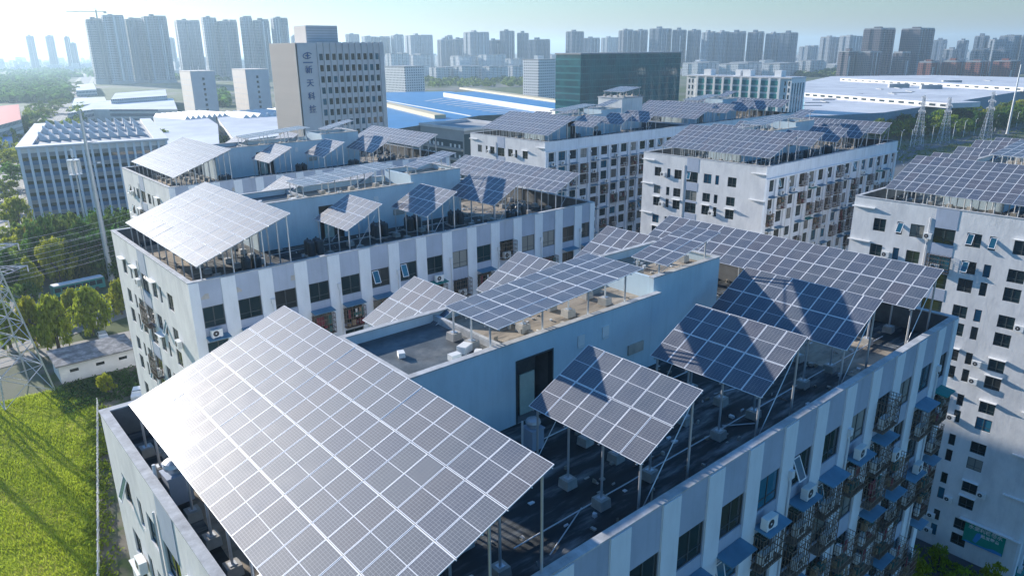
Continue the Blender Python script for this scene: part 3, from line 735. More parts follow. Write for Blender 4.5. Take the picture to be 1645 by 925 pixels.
tree_px('small light tree between lattice pylon and dark clump', 55, 478, 412, 40, 'leafy', 'cone', 'hi', base=.06)
for i, (px, yb, w) in enumerate(sorted(((10,330,34),(24,300,30),(16,270,40),(40,262,34),(8,235,40),(48,222,28),(60,205,26),(30,215,30),(75,195,26),(88,182,20),(100,172,18),(110,160,16),(62,240,24),(78,218,22),(120,150,14),(128,140,12)))):
    p = gp(px, yb); tree('round street tree, %s from the left along the left road' % ORD[i], p.x, p.y, 10+rnd.uniform(-1,2), w*CF.dot(p)/FPX/2+2.4, rnd.choice(['leaf','leaf','leafy']), 'round', 'mid', 'street trees along the left road')
for i, (px, yb, yt, w) in enumerate(sorted(((262,250,208,40),(300,252,215,36),(325,250,212,44),(345,246,214,40),(365,246,216,36),(236,236,208,30),(388,246,218,34),(282,262,225,34)))):
    tree_px('green tree, %s from the left before the low white workshops' % ORD[i], px, yb, yt, w, 'leaf', 'round', 'mid', 'trees before the workshops')
for i in range(34):
    px = rnd.uniform(52,215); yb = rnd.uniform(398,452); p = gp(px, yb)
    tree('dark bushy tree filling the thicket below the finned office', p.x, p.y, rnd.uniform(7,12), rnd.uniform(3.6,5.4), rnd.choice(['leafd','leaf','leaf']), 'round', 'mid', 'thicket below the finned office', base=.04)
nl = Vector((-.978,.208,0))
for i in range(44):
    t = i/43; q = Vector((18,270,0))+Vector((.205,.979,0))*(t*620)
    p = q+nl*rnd.choice([-15.5,15.5,15.5,20,-19])
    tree('leafy tree lining the long road that runs to the horizon', p.x, p.y, rnd.uniform(8,12), rnd.uniform(4,6.5), rnd.choice(['leaf','leafy','leaf']), 'round', 'lo', 'trees lining the long road', base=.08)
for i in range(14):
    p = gp(rnd.uniform(-10,50), rnd.uniform(385,500))
    tree('bushy green tree at the left border around the pylon', p.x, p.y, rnd.uniform(5,9), rnd.uniform(2.5,4), rnd.choice(['leaf','leafy']), 'round', 'mid', 'trees at the left border', base=.06)
GR = 'tree belt along the white factory at right'
for i in range(64):
    t = i/63; px = 1405+t*245; k = rnd.random()
    yb = 205-t*22+k*26; p = gp(px, yb)
    tree('green tree in the belt between the white factory and the road', p.x, p.y, rnd.uniform(8,14), rnd.uniform(4.5,7.5), rnd.choice(['leaf','leafd','leaf','leafy']), 'round', 'mid', GR)
for i in range(22):
    px = 1100+rnd.uniform(0,110); p = gp(px, rnd.uniform(196,214)); 
    tree('yellow-green tree peeping over the roofs before the white blue-windowed block', p.x, p.y, rnd.uniform(12,17), rnd.uniform(4,6), rnd.choice(['leafy','leaf']), 'round', 'mid', 'trees before the blue-windowed block')
# distant woods: mass of foliage, nobody could count it
def wood(name, label, areas, seed):
    R = random.Random(seed); b = MB()
    for (xa, xb, ya, yb_, n, h, s) in areas:
        for i in range(n):
            px = R.uniform(xa, xb); py = R.uniform(ya, yb_); c = gp(px, py); r = s*R.uniform(.6,1.4); hh = h*R.uniform(.6,1.2)
            for j in range(16):
                v = Vector((R.gauss(0,1), R.gauss(0,1), R.gauss(0,1))).normalized(); q = Vector((c.x+v.x*r*.8, c.y+v.y*r*.8, hh*.55+v.z*hh*.42))
                nn = (v+Vector((R.uniform(-.5,.5), R.uniform(-.5,.5), R.uniform(0,.8)))).normalized(); u = nn.orthogonal().normalized(); w = nn.cross(u); z = r*.42*R.uniform(.6,1.3)
                b.quad(q-u*z, q-w*z, q+u*z, q+w*z)
    return kind(put(name, b.mesh(name, M['leaf'])), 'stuff', label)
wood('woodland', 'hazy woodland beyond the road at upper left', [(-20,110,104,165,700,10,7), (60,160,100,125,160,10,9), (255,460,118,130,160,9,8), (330,365,150,172,60,8,6)], 3)
wood('tree_belt', 'far green tree belt behind the teal office and the white block', [(1090,1400,112,120,420,11,8), (1280,1400,118,124,160,10,7), (680,900,128,140,170,7,6), (600,700,124,134,60,8,7)], 4)
def bush_field(name, label, n, area, h, seed, m):
    R = random.Random(seed); b = MB()
    for i in range(n):
        c = area(R)
        for j in range(14):
            v = Vector((R.gauss(0,1), R.gauss(0,1), abs(R.gauss(0,1)))).normalized(); r = h*R.uniform(.4,1.0); q = c+v*r
            nn = (v+Vector((R.uniform(-.8,.8), R.uniform(-.8,.8), R.uniform(-.2,.8)))).normalized(); u = nn.orthogonal().normalized(); w = nn.cross(u); z = h*.20*R.uniform(.6,1.5)
            b.quad(q-u*z, q-w*z*.6, q+u*z, q+w*z*.6)
    return kind(put(name, b.mesh(name, M[m])), 'stuff', label)
bush_field('undergrowth', 'wild undergrowth along the fence by the lawn', 420, lambda R: Vector((lambda t: (2.2+t*15.6+R.gauss(0,.9), 54+t*73, 0))(R.random())), .9, 5, 'leafy')
bush_field('undergrowth', 'dark creepers and bushes around the small white house', 260, lambda R: Vector((R.uniform(13.5,27), R.uniform(128,139.5), 0)), 1.1, 6, 'leafd')
bush_field('shrub_bed', 'yellow-green shrubs in the bed at the foot of the right block', 330, lambda R: Vector((R.uniform(74,82.4), R.uniform(12,36), 0)), .75, 8, 'leafy')
bush_field('verge', 'shrubs on the verges of the road at right', 700, lambda R: (lambda p: Vector((p.x, p.y, 0)))(gp(R.uniform(1400,1650), R.uniform(196,262))), 1.6, 9, 'leaf')
def grass(n, seed):
    R = random.Random(seed); b = MB()
    while n:
        x = R.uniform(-22, 18); y = R.uniform(60, 140)
        if x > 8.0+(y-82)*.2136-.2: continue
        n -= 1; h = R.uniform(.08,.30)*(1+.8*math.sin(x*.31+y*.17)**2); a = R.uniform(0,6.28); l = R.uniform(.1,.3)
        dx, dy = math.cos(a)*.05, math.sin(a)*.05
        b.tri((x-dx,y-dy,0),(x+dx,y+dy,0),(x+R.uniform(-l,l),y+R.uniform(-l,l),h))
    return b
kind(put('grass', grass(130000, 12).mesh('grass', M['blade'])), 'stuff', 'long bright grass of the open lawn at lower left')
tree('slender young tree in the shrub bed at the foot of the right block', 78.6, 24.2, 8.5, 1.5, 'leafy', 'cone', 'mid', name='young_tree')
tree('small bushy tree right of the green banner', 80.5, 14.6, 3.6, 1.3, 'leafy', 'round', 'mid', name='young_tree')
for i, (x, y, h) in enumerate(((76.5,33,4.5),(79.5,30,3.5),(77,27,3.2),(75.5,21,3.8),(80.5,20,2.8),(77.5,17,3.2))):
    tree("sunny yellow-green bush, %s from the left at the foot of the right block" % ORD[i], x, y, h, h*.42, 'leafy', 'round', 'mid', 'bushes in the bed', name='bush', cat='bush', base=.1)
tree('small tree in the yard left of the white house', 20.5, 131, 4.0, 1.7, 'leafy', 'round', 'mid', name='young_tree')
tree('small round tree by the parked white car', 28.5, 131.5, 4.2, 1.9, 'leafy', 'round', 'mid', name='young_tree')

# ------------------------------------------------------------------ buildings beyond the estate
def winwall(name, wall, glass, fz, fx, wz=.5, wx=.6, rough=.7, band=False):
    """wall paint with far-off windows, too small to tell apart; local x/y across, z up"""
    m = bpy.data.materials.new(name); m.use_nodes = True; nt = m.node_tree; N = nt.nodes; L = nt.links; p = N['Principled BSDF']
    tc = N.new('ShaderNodeTexCoord'); sp = N.new('ShaderNodeSeparateXYZ'); L.new(tc.outputs['Object'], sp.inputs[0])
    def op(o, a, b=None):
        x = N.new('ShaderNodeMath'); x.operation = o
        for i, q in enumerate((a, b)):
            if q is None: continue
            if isinstance(q, (int, float)): x.inputs[i].default_value = q
            else: L.new(q, x.inputs[i])
        return x.outputs[0]
    gz = op('LESS_THAN', op('FRACT', op('DIVIDE', sp.outputs[2], fz)), wz)
    gx = op('LESS_THAN', op('FRACT', op('DIVIDE', op('ADD', sp.outputs[0], sp.outputs[1]), fx)), wx)
    g = gz if band else op('MULTIPLY', gz, gx)
    nz = N.new('ShaderNodeNewGeometry'); s2 = N.new('ShaderNodeSeparateXYZ'); L.new(nz.outputs['Normal'], s2.inputs[0])
    g = op('MULTIPLY', g, op('LESS_THAN', op('ABSOLUTE', s2.outputs[2]), .5))
    no = N.new('ShaderNodeTexNoise'); no.inputs['Scale'].default_value = .35; L.new(tc.outputs['Object'], no.inputs['Vector'])
    mr = N.new('ShaderNodeMapRange'); mr.inputs[3].default_value = .8; mr.inputs[4].default_value = 1.15; L.new(no.outputs[0], mr.inputs[0])
    h = N.new('ShaderNodeHueSaturation'); h.inputs['Color'].default_value = (*wall, 1); L.new(mr.outputs[0], h.inputs['Value'])
    x = N.new('ShaderNodeMix'); x.data_type = 'RGBA'; L.new(g, x.inputs[0]); L.new(h.outputs[0], x.inputs[6]); x.inputs[7].default_value = (*glass, 1)
    L.new(x.outputs[2], p.inputs['Base Color'])
    r = N.new('ShaderNodeMapRange'); r.inputs[3].default_value = rough; r.inputs[4].default_value = .15; L.new(g, r.inputs[0]); L.new(r.outputs[0], p.inputs['Roughness'])
    return m
M['tw1'] = winwall('tower_grey', (.24,.28,.34), (.04,.06,.08), 3.0, 3.2, .55, .62)
M['tw2'] = winwall('tower_pale', (.38,.42,.47), (.06,.08,.10), 3.0, 3.6, .5, .55)
M['tw3'] = winwall('tower_brown', (.17,.14,.16), (.03,.045,.06), 3.0, 3.0, .55, .6)
M['brick'] = winwall('red_brick_housing', (.30,.10,.075), (.04,.05,.06), 3.0, 3.4, .5, .5)
M['house_w'] = winwall('white_housing', (.62,.63,.64), (.08,.11,.14), 3.1, 3.4, .5, .5)
M['shop'] = winwall('workshop_wall', (.60,.60,.58), (.12,.17,.22), 4.2, 3.0, .55, .66)
M['teal'] = mat('teal_curtain_glass', (.008,.10,.125), .08, .35, .05, .8, col2=(.02,.19,.20), c2scale=.06)
M['tealw'] = mat('teal_spandrel', (.03,.20,.22), .3, .1, .3)
M['beige'] = mat('beige_stone', (.72,.64,.57), .8, .06, .2)
M['greyshade'] = mat('grey_shade_tone', (.50,.51,.54), .7, .08, .2)  # shade tone put into the grey, for the beige towers' shaded fronts
M['blueroof'] = mat('blue_metal_roof', (.03,.20,.44), .45, .15, .05, .4)
M['cream'] = mat('cream_metal_roof', (.62,.52,.34), .6, .08, .1)
M['whiteroof'] = mat('white_metal_roof', (.66,.66,.67), .55, .16, .04, .4, col2=(.54,.54,.56), c2scale=.03)
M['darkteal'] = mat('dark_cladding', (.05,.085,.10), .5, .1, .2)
M['signblue'] = mat('sign_blue', (.02,.09,.24), .5)
M['redpaint'] = mat('red_sign_paint', (.45,.03,.03), .6)
M['banner'] = mat('banner_green', (.005,.25,.19), .5, .1, 1)
M['bannerblue'] = mat('banner_blue', (.04,.25,.55), .5)
M['midgrey'] = mat('grey_render', (.34,.35,.36), .8, .1, .2)

def box_thing(name, label, cat, x, y, w, d, h, m, rot=0.0, group=None, z=0.0, roofm='midgrey'):
    r = thing(name, label, cat, (x, y, 0), rot, group)
    put('wall', MB().box(0, w, 0, d, z, h).mesh('wall', M[m]), r)
    put('roof', MB().box(-.3, w+.3, -.3, d+.3, h+.02, h+.9).box(.8, w-.8, .8, d-.8, h+.92, h+.95).mesh('roof', M[roofm]), r)
    return r
def text_mesh(body, size, m, depth=.12):
    cu = bpy.data.curves.new('lettering', 'FONT'); cu.body = body; cu.size = size; cu.extrude = depth; cu.align_x = 'CENTER'; cu.align_y = 'CENTER'; cu.offset = size*.012
    tmp = bpy.data.objects.new('lettering', cu); COL.objects.link(tmp)
    me = bpy.data.meshes.new_from_object(tmp.evaluated_get(bpy.context.evaluated_depsgraph_get())); me.materials.clear(); me.materials.append(M[m])
    bpy.data.objects.remove(tmp); return me

# tower with the blue characters
tx, ty, th, tw, td = 121.2, 260.9, 58.9, 36.8, 22.8
T = thing('office_tower', 'beige and grey office tower with four blue characters and an emblem', 'building', (tx, ty, 0))
put('lit_wall', MB().box(0, .4, .0, td, 0, th-.3).mesh('lit_wall', M['beige']), T)  # sunward face coloured lighter and warmer than the shade-toned front
for i in range(30):
    put('rib', cached('trib', lambda: MB().box(-.25, -.003, 0, .32, 0, th).mesh('rib', M['beige'])), T, (0, .2+i*(td-.6)/29, 0))
hol = [(9.0+2.66*i, 10.45+2.66*i, 55.0-4.05*j-2.3, 55.0-4.05*j) for i in range(10) for j in range(11)]
put('front_wall', facade(MB(), tw, 0, th, hol, .3, lambda u,d,z: (u, d, z)).mesh('front_wall', M['greyshade']), T)
put('back_wall', MB().box(.4, tw-.01, .35, td, 0, th-.3).mesh('back_wall', M['greyshade']), T)
for h in hol:
    o = put('window', window_mesh(1.45, 2.3, 'w'), T, (h[0], .12, h[2])); put('pane', pane_mesh(1.45, 2.3, rnd.choice(['glass','glass','interior','glassblue'])), o)
for i in range(11):
    put('pilaster', cached('tpil', lambda: MB().box(0,.5,-.55,-.003,0,th-.02).mesh('pilaster', M['greyshade'])), T, (8.1+2.66*i, 0, 0))
    put('crenel', cached('tcren', lambda: MB().box(0,1.7,-.5,.0,0,1.1).mesh('crenel', M['greyshade'])), T, (8.6+2.6*i, -.01, th-.9))
for i, ch in enumerate('新天科技'):
    put('character', text_mesh(ch, 2.9, 'signblue'), T, (4.3+.05*i, -.2, 49.3-4.75*i), (math.pi/2, 0, 0))
b = MB(); k = 28
for i in range(k):
    a0 = .5+5.2*i/k; a1 = .5+5.2*(i+1)/k
    b.bar((1.7*math.cos(a0)+.3*math.sin(a0), -.2, 1.0*math.sin(a0)), (1.7*math.cos(a1)+.3*math.sin(a1), -.2, 1.0*math.sin(a1)), .16)
b.prism([(0,-1.4),(.25,-.3),(1.2,0),(.25,.3),(0,1.4),(-.25,.3),(-1.2,0),(-.25,-.3)], 0, .1)
b.v = [(x, y, z) if i < k*8 else (x, -.2-z, y) for i, (x, y, z) in enumerate(b.v)]
b.box(-1.9,1.9,-.2,-.05,-2.6,-2.2)
put('emblem', b.mesh('emblem', M['signblue']), T, (4.2, 0, 54.4))
P_ = put('plant_room', MB().box(8.6, 21.5, 8, 18, th-.3, th+6.3).mesh('plant_room', M['greyshade']), T)
put('plant_room_side', MB().box(8.3, 8.595, 8, 18, th-.3, th+6.0).mesh('plant_room_side', M['beige']), P_)
for i in range(6): put('slat', cached('tsl', lambda: MB().box(0,12.9,-.1,-.003,0,.25).mesh('slat', M['midgrey'])), P_, (8.6, 8, th+.5+i*.95))
# two slim beige towers
for lab, x, y, w, d, h in (('left of two slim beige towers with one column of small windows', 189.6, 596.7, 18, 31, 41.7), ('right of two slim beige towers, nearest the tower with characters', 230.0, 590.7, 18.5, 33, 42.2)):
    r = thing('slim_tower', lab, 'building', (x, y, 0), math.radians(-3), 'slim beige towers')
    hs = [(8.2, 10.0, h-4.5-3.9*i-1.9, h-4.5-3.9*i) for i in range(9)]
    put('front_wall', facade(MB(), w, 0, h, hs, .3, lambda u,d_,z: (u, d_, z)).mesh('front_wall', M['greyshade']), r)
    put('side_wall', MB().box(0, w-.01, .35, d, 0, h-.05).mesh('side_wall', M['beige']), r)
    put('parapet', MB().box(-.2,w+.2,-.2,d+.2,h+.02,h+.5).mesh('parapet', M['beige']), r)
    for q in hs: put('window', cached('swin', lambda: MB().box(0,1.8,0,.05,0,1.9).mesh('window', M['glass'])), r, (q[0], .2, q[2]))
    for i in range(8): put('floor_line', cached(('sfl', d), lambda: MB().box(-.12,-.003,0,d,0,.3).mesh('floor_line', M['whiteroof'])), r, (0, 0, h-6-4.2*i))
    for i in range(5):
        put('rooftop_pole', cached('rpole', lambda: MB().bar((0,0,0),(0,0,4),.15).mesh('rooftop_pole', M['white'])), r, (2+2.9*i, 6+i % 2*9, h))
# finned office beside the road
O = thing('finned_office', 'broad office with grey vertical fins and blue glass beside the road at left', 'building', (33.5, 290.8, 0), math.radians(-11.8))
fw, fd, fh = 45.5, 96.0, 25.8
put('wall', MB().box(.1, fw-.1, .6, fd, 0, fh-.1).mesh('wall', M['midgrey']), O)
for i in range(18):
    put('fin', cached('ofin', lambda: MB().box(0,.75,-.35,.9,0,fh).mesh('fin', M['pilaster'])), O, (i*(fw-.75)/17, 0, 0))
for i in range(17):
    for j in range(6):
        o = put('window', cached('owin', lambda: MB().box(0,1.85,0,.12,0,2.5).mesh('window', M['glass'])), O, (.76+i*(fw-.75)/17, .46, fh-3.0-j*3.95-2.5))
        put('spandrel', cached('ospan'+str(j == 0), lambda: MB().box(0,1.85,0,.1,0,1.4).mesh('spandrel', M['white' if j == 0 else 'slabpale'])), O, (.76+i*(fw-.75)/17, .44, fh-1.55-(j)*3.95)) if True else None
for i in range(28):
    put('side_fin', cached('osfin', lambda: MB().box(-.4,.1,0,.7,0,fh).mesh('side_fin', M['pilaster'])), O, (0, 1.5+i*3.4, 0))
put('roof_edge', MB().box(-.5,fw+.5,-.5,4,fh+.01,fh+.8).box(-.5,4,4,fd,fh+.01,fh+.8).box(fw-4,fw+.5,4,fd,fh+.01,fh+.8).mesh('roof_edge', M['whiteroof']), O)
for row in range(3):
    for i in range(11):
        put('skylight', cached('osky', lambda: MB().prism([(0,0),(3.0,0),(3.0,5.5),(0,5.5)],0,.4).tri((0,0,.4),(3.0,0,.4),(0,0,3.0)).tri((0,5.5,.4),(0,5.5,3.0),(3.0,5.5,.4)).quad((0,0,3.0),(3,0,.4),(3,5.5,.4),(0,5.5,3.0)).quad((0,0,.4),(0,0,3.0),(0,5.5,3.0),(0,5.5,.4)).mesh('skylight', M['whiteroof'])), O, (5+i*3.2, 24+row*26, fh-.05))
# teal glass office
E_ = thing('glass_office', 'teal glass office block with a flat roof in the middle distance', 'building', (342, 330.5, 0))
put('glazing', MB().box(0, 103, 0, 22.2, 0, 52.6).mesh('glazing', M['teal']), E_)
for j in range(12): put('floor_band', cached('tfb', lambda: MB().box(-.12,103.12,-.12,-.003,0,.55).box(-.12,-.003,-.003,22.3,0,.9).mesh('floor_band', M['tealw'])), E_, (0,0,4.2*j+3.0))
for i in range(60): put('mullion', cached('tmul', lambda: MB().box(0,.16,-.3,-.13,0,52.4).mesh('mullion', M['tealw'])), E_, (i*103/60,0,0))
put('roof_edge', MB().box(-.5,103.5,-.5,22.7,52.62,53.5).mesh('roof_edge', M['midgrey']), E_)
# white block with blue windows
Hh = thing('white_block', 'white five-storey block with teal windows right of the glass office', 'building', (467.2, 256.5, 0))
put('wall', MB().box(.5, 19.2, 0, 84.4, 0, 35.9).mesh('wall', M['white']), Hh)
put('roof_edge', MB().box(-.3,19.5,-.3,84.7,35.92,36.8).mesh('roof_edge', M['whiteroof']), Hh)
for i in range(9):
    for j in range(8):
        put('window', cached('hwin', lambda: MB().box(.2,.499,0,5.2,0,3.0).mesh('window', M['hwin'])) if False else cached('hwin2', lambda: MB().box(.2,.499,0,5.4,0,3.0).mesh('window', M['tealw'])), Hh, (0, 9.6+i*7.35, 31.3-j*4.35))
for i in range(10): put('pier', cached('hpier', lambda: MB().box(-.3,.499,0,1.7,0,35.88).mesh('pier', M['white'])), Hh, (0, 7.7+i*7.35, 0))
for i in (1.2, 4.0, 78.5, 81.6):
    for j in range(8): put('slit_window', cached('hslit', lambda: MB().box(.4,.499,0,.9,0,2.8).mesh('slit_window', M['glass'])), Hh, (0, i, 31.3-j*4.35))
for i in range(5): put('blue_strip', cached('hss', lambda: MB().box(0,1.6,-.1,-.003,2,33).mesh('blue_strip', M['glassblue'])), Hh, (1.6+i*3.5, 0, 0))  # tall blue glass strips up the narrow end face
for x, y, w in ((4,10,5),(5,34,6),(5,42,4),(4,66,6)): put('roof_hut', MB().box(x,x+6,y,y+w,36.81,41).mesh('roof_hut', M['white']), Hh)
box_thing('white_tower', 'white office slab with a grid of windows left of the teal office', 'building', 594.2, 641.4, 27.8, 27.2, 44.0, 'house_w')
box_thing('white_tower', 'white office slab behind the tower with characters', 'building', 521.2, 812.8, 29.8, 47.2, 35.9, 'house_w')
box_thing('white_tower', 'pale office half hidden at the left edge of the tower with characters', 'building', 286, 640, 26, 20, 34, 'house_w')
# grey office with ledges beside the third-row block
G_ = thing('ledge_office', 'grey office with rows of white ledges between the third-row block and its neighbour', 'building', (154.2, 204.6, 0))
put('wall', MB().box(0, 22, 0, 27, 0, 29.2).mesh('wall', M['midgrey']), G_)
put('painted_shade_wall', MB().box(.05, 22, -.2, -.003, 0, 28).mesh('painted_shade_wall', M['darkteal']), G_)  # dark sheet over the grey wall paints in the shade of this face
put('roof_rim', MB().box(-.4,.6,-.6,27.4,29.22,30.2).box(21.4,22.4,-.6,27.4,29.22,30.2).box(.6,21.4,-.6,.4,29.22,30.2).box(.6,21.4,26.4,27.4,29.22,30.2).mesh('roof_rim', M['whiteroof']), G_)
for j in range(6):
    put('ledge', cached('gled', lambda: MB().box(-1.0,-.003,.5,26,0,.5).mesh('ledge', M['concrete'])), G_, (0,0,22.2-j*3.6))
    put('glazing', cached('gglz', lambda: MB().box(-.1,-.003,.8,25.6,0,2.4).mesh('glazing', M['darkteal'])), G_, (0,0,23-j*3.6))
    for i in range(9):
        if rnd.random() < .75: put('blind', cached('gbl', lambda: MB().box(-.2,-.11,0,.9,0,1.2).mesh('blind', M['white'])), G_, (0, 2.2+i*2.6, 23.0-j*3.6))

def px_prism(name, mesh_name, pts, z, m, mt, parent=None, z0=0.0):
    P = [gp(*p, z) for p in pts]; c = sum(P, Vector())/len(P)
    a = sum(P[i].x*P[(i+1) % len(P)].y-P[(i+1) % len(P)].x*P[i].y for i in range(len(P)))
    if a < 0: P = P[::-1]
    return put(mesh_name, MB().prism([(p.x, p.y) for p in P], z0, z, 0, 1).mesh(mesh_name, [M[m], M[mt]]), parent)
def px_thing(name, label, cat, pts, z, m, mt, group=None):
    r = thing(name, label, cat, (0,0,0), 0, group); px_prism(name, 'hall', pts, z, m, mt, r); return r
F1 = px_thing('factory', 'factory with a bright blue metal roof behind the third-row block', 'factory', [(596,214),(770,186),(935,178),(722,147),(600,149)], 12, 'darkteal', 'blueroof')
for i in range(11):
    a = gp(683+11.5*i, 163+2.0*i, 12); c = gp(712+13.5*i, 158.5+2.1*i, 12)
    d = (c-a).normalized(); n = Vector((-d.y, d.x, 0))*1.6
    put('skylight_strip', MB().quad(a-n+Vector((0,0,.12)), c-n+Vector((0,0,.12)), c+n+Vector((0,0,.12)), a+n+Vector((0,0,.12))).mesh('skylight_strip', M['whiteroof']), F1)
def px_beam(name, a, c, wid, z0, z1, m, mt, parent, nw=0):
    a = gp(*a, z1); c = gp(*c, z1); d = (c-a).normalized(); n = Vector((-d.y, d.x, 0))*wid
    P = [(a.x, a.y), (c.x, c.y), (c.x+n.x, c.y+n.y), (a.x+n.x, a.y+n.y)]
    for i in range(nw):
        p = a.lerp(c, (i+.5)/nw)-n.normalized()*.12
        put('window', cached(('mwin', round(z1-z0,1)), lambda: MB().box(-2.4,2.4,-.1,.1,0,(z1-z0)*.4).mesh('window', M['glass'])), parent, (p.x, p.y, z0+(z1-z0)*.3), (0,0,math.atan2(d.y,d.x)))
    return put(name, MB().prism(P, z0, z1, 0, 1).mesh(name, [M[m], M[mt]]), parent)
px_beam('monitor', (698,185), (612,165), -8, 12, 14.5, 'cream', 'cream', F1)
px_beam('parapet_strip', (758,186), (618,161), 1.2, 12, 12.4, 'white', 'white', F1)
put('red_sign', (lambda a: MB().box(a.x, a.x+14, a.y-.5, a.y, 6, 9).mesh('red_sign', M['redpaint']))(gp(672,204,9)), F1)
F2 = thing('factory', 'long white-walled factory with a cream roof edge beyond the blue roof', 'factory', (0,0,0))
px_beam('hall', (896,176), (712,149), -34, 0, 16, 'white', 'blueroof', F2); px_beam('roof_edge', (893,162), (738,141), -9, 16, 17.5, 'cream', 'cream', F2)
F3 = px_thing('factory', 'vast white-roofed factory beyond the tree belt at right', 'factory', [(1292,188),(1420,181),(1520,166),(1645,146),(1700,138),(1700,126),(1500,121),(1335,123),(1292,132)], 14, 'slab', 'whiteroof')
px_beam('monitor', (1525,166), (1292,149), -30, 14, 17.5, 'whiteroof', 'whiteroof', F3, 16); px_beam('monitor', (1645,141), (1350,126), -30, 14, 17.5, 'whiteroof', 'whiteroof', F3, 22)
for i in range(26):
    a = gp(1300+13*i, 181-2.0*i, 14); a.y += 25+rnd.uniform(0,40)
    put('skylight', cached('f3sk', lambda: MB().box(-9,9,-1.2,1.2,14.02,14.5).mesh('skylight', M['midgrey'])), F3, (a.x, a.y, 0), (0,0,math.radians(rnd.choice([-50,40]))))
for i, (px, py) in enumerate(((1443,141),(1495,143),(1528,135))):
    a = gp(px, py, 14); put('roof_unit', MB().box(-10,10,-3,3,14,18).mesh('roof_unit', M['midgrey']), F3, (a.x,a.y,0), (0,0,math.radians(-50)))
WS = 'low white workshops at left'
for lab, pts, z, mt in (('low white workshop with a zigzag roof left of the slim towers', [(246,188),(322,182),(350,200),(352,232),(262,232)], 13, 'whiteroof'),
    ('low white workshop with a zigzag roof before the right slim tower', [(346,185),(445,178),(470,215),(380,228)], 13, 'whiteroof'),
    ('broad white shed with a pale roof beyond the finned office', [(108,182),(150,176),(285,176),(278,158),(160,162)], 10, 'whiteroof'),
    ('white two-storey hall with small windows beyond the sheds', [(178,160),(268,154),(266,144),(185,150)], 14, 'whiteroof'),
    ('white hall with a red front beyond the road', [(115,170),(172,165),(168,156),(120,158)], 8, 'whiteroof'),
    ('white corner building with red roof edge at the far left', [(-15,205),(34,192),(30,168),(-15,172)], 15, 'redpaint'),
    ('small blue and white building at the left edge', [(-15,232),(20,226),(18,212),(-15,214)], 8, 'blueroof'),
    ('low pale hall beyond the left road', [(122,146),(155,144),(150,134),(124,136)], 8, 'whiteroof')):
    w = px_thing('workshop', lab, 'workshop', pts, z, 'shop', mt, WS)
    if 'zigzag' in lab:
        a = gp(*pts[0], z); c = gp(*pts[1], z); n_ = 9
        for i in range(n_):
            p = a.lerp(c, (i+.5)/n_); L_ = (c-a).length/n_
            put('zigzag_bay', cached(('zz', round(L_,1)), lambda: MB().tri((-L_/2,0,0),(L_/2,0,0),(0,0,2.4)).quad((-L_/2,0,0),(0,0,2.4),(0,-40,2.4),(-L_/2,-40,0)).quad((0,0,2.4),(L_/2,0,0),(L_/2,-40,0),(0,-40,2.4)).tri((L_/2,-40,0),(-L_/2,-40,0),(0,-40,2.4)).mesh('zigzag_bay', M['whiteroof'])), w, (p.x, p.y-1, z+.02), (0,0,math.atan2(c.y-a.y, c.x-a.x)))

# ------------------------------------------------------------------ residential towers on the skyline
def flute(w, d, n, dp):
    P = []
    for k in range(n):
        x0 = w*k/n; x1 = w*(k+1)/n; e = (x1-x0)*.22
        P += [(x0+e, 0), (x1-e, 0), (x1-e, dp), (x1+e if k < n-1 else x1-e, dp)] if k < n-1 else [(x0+e, 0), (x1, 0)]
    P[0] = (0, 0)
    P += [(w, d*.4), (w-dp, d*.4), (w-dp, d*.6), (w, d*.6), (w, d), (0, d), (0, d*.62), (dp, d*.62), (dp, d*.38), (0, d*.38)]
    return P
def tower(label, x0, x1, yt, depth, m, group, rot=0.0, name='residential_tower'):
    sil = (x1-x0)*depth/FPX; p = atdepth((x0+x1)/2, depth); h = hgt((x0+x1)/2, yt, p.x, p.y)
    kf = .80 if x1 < 500 else .98; w, d = sil*kf, max(sil*.5, 9)
    r = thing(name, label, 'building', (p.x-.45*w, p.y-.35*d, 0), rot, group)
    put('wall', MB().prism(flute(w, d, max(2, min(5, int(w/9))), 1.6), 0, h-2).mesh('wall', M[m]), r)
    cut = rnd.uniform(.35,.6); hh = rnd.uniform(1.5,5)
    put('crown_slab', MB().box(.6, w*cut-1, .8, d-.8, h-1.99, h+rnd.uniform(-.5,1)).box(w*cut+1, w-.6, .8, d-.8, h-1.99, h+rnd.uniform(-.5,2.5)).mesh('crown_slab', M['midgrey']), r)
    if name == 'residential_tower':
        put('lift_room', MB().box(w*.3, w*.3+min(8,w*.3), d*.3, d*.7, h-1.98, h+hh).mesh('lift_room', M[m]), r)
        for i in range(rnd.choice([2,3,4,5])):
            x = rnd.uniform(.02,.9)*w
            put('balcony_column', MB().box(x, x+rnd.uniform(1.2,2.6), -1.0, -.003, 6, h-2.2-rnd.choice([0,0,6,12])).mesh('balcony_column', M[rnd.choice(['tw2','midgrey','white','tw1'])]), r)
        put('podium', MB().box(-2, w+2, -3, d+2, 0, rnd.uniform(4,9)).mesh('podium', M['midgrey']), r)
    return r
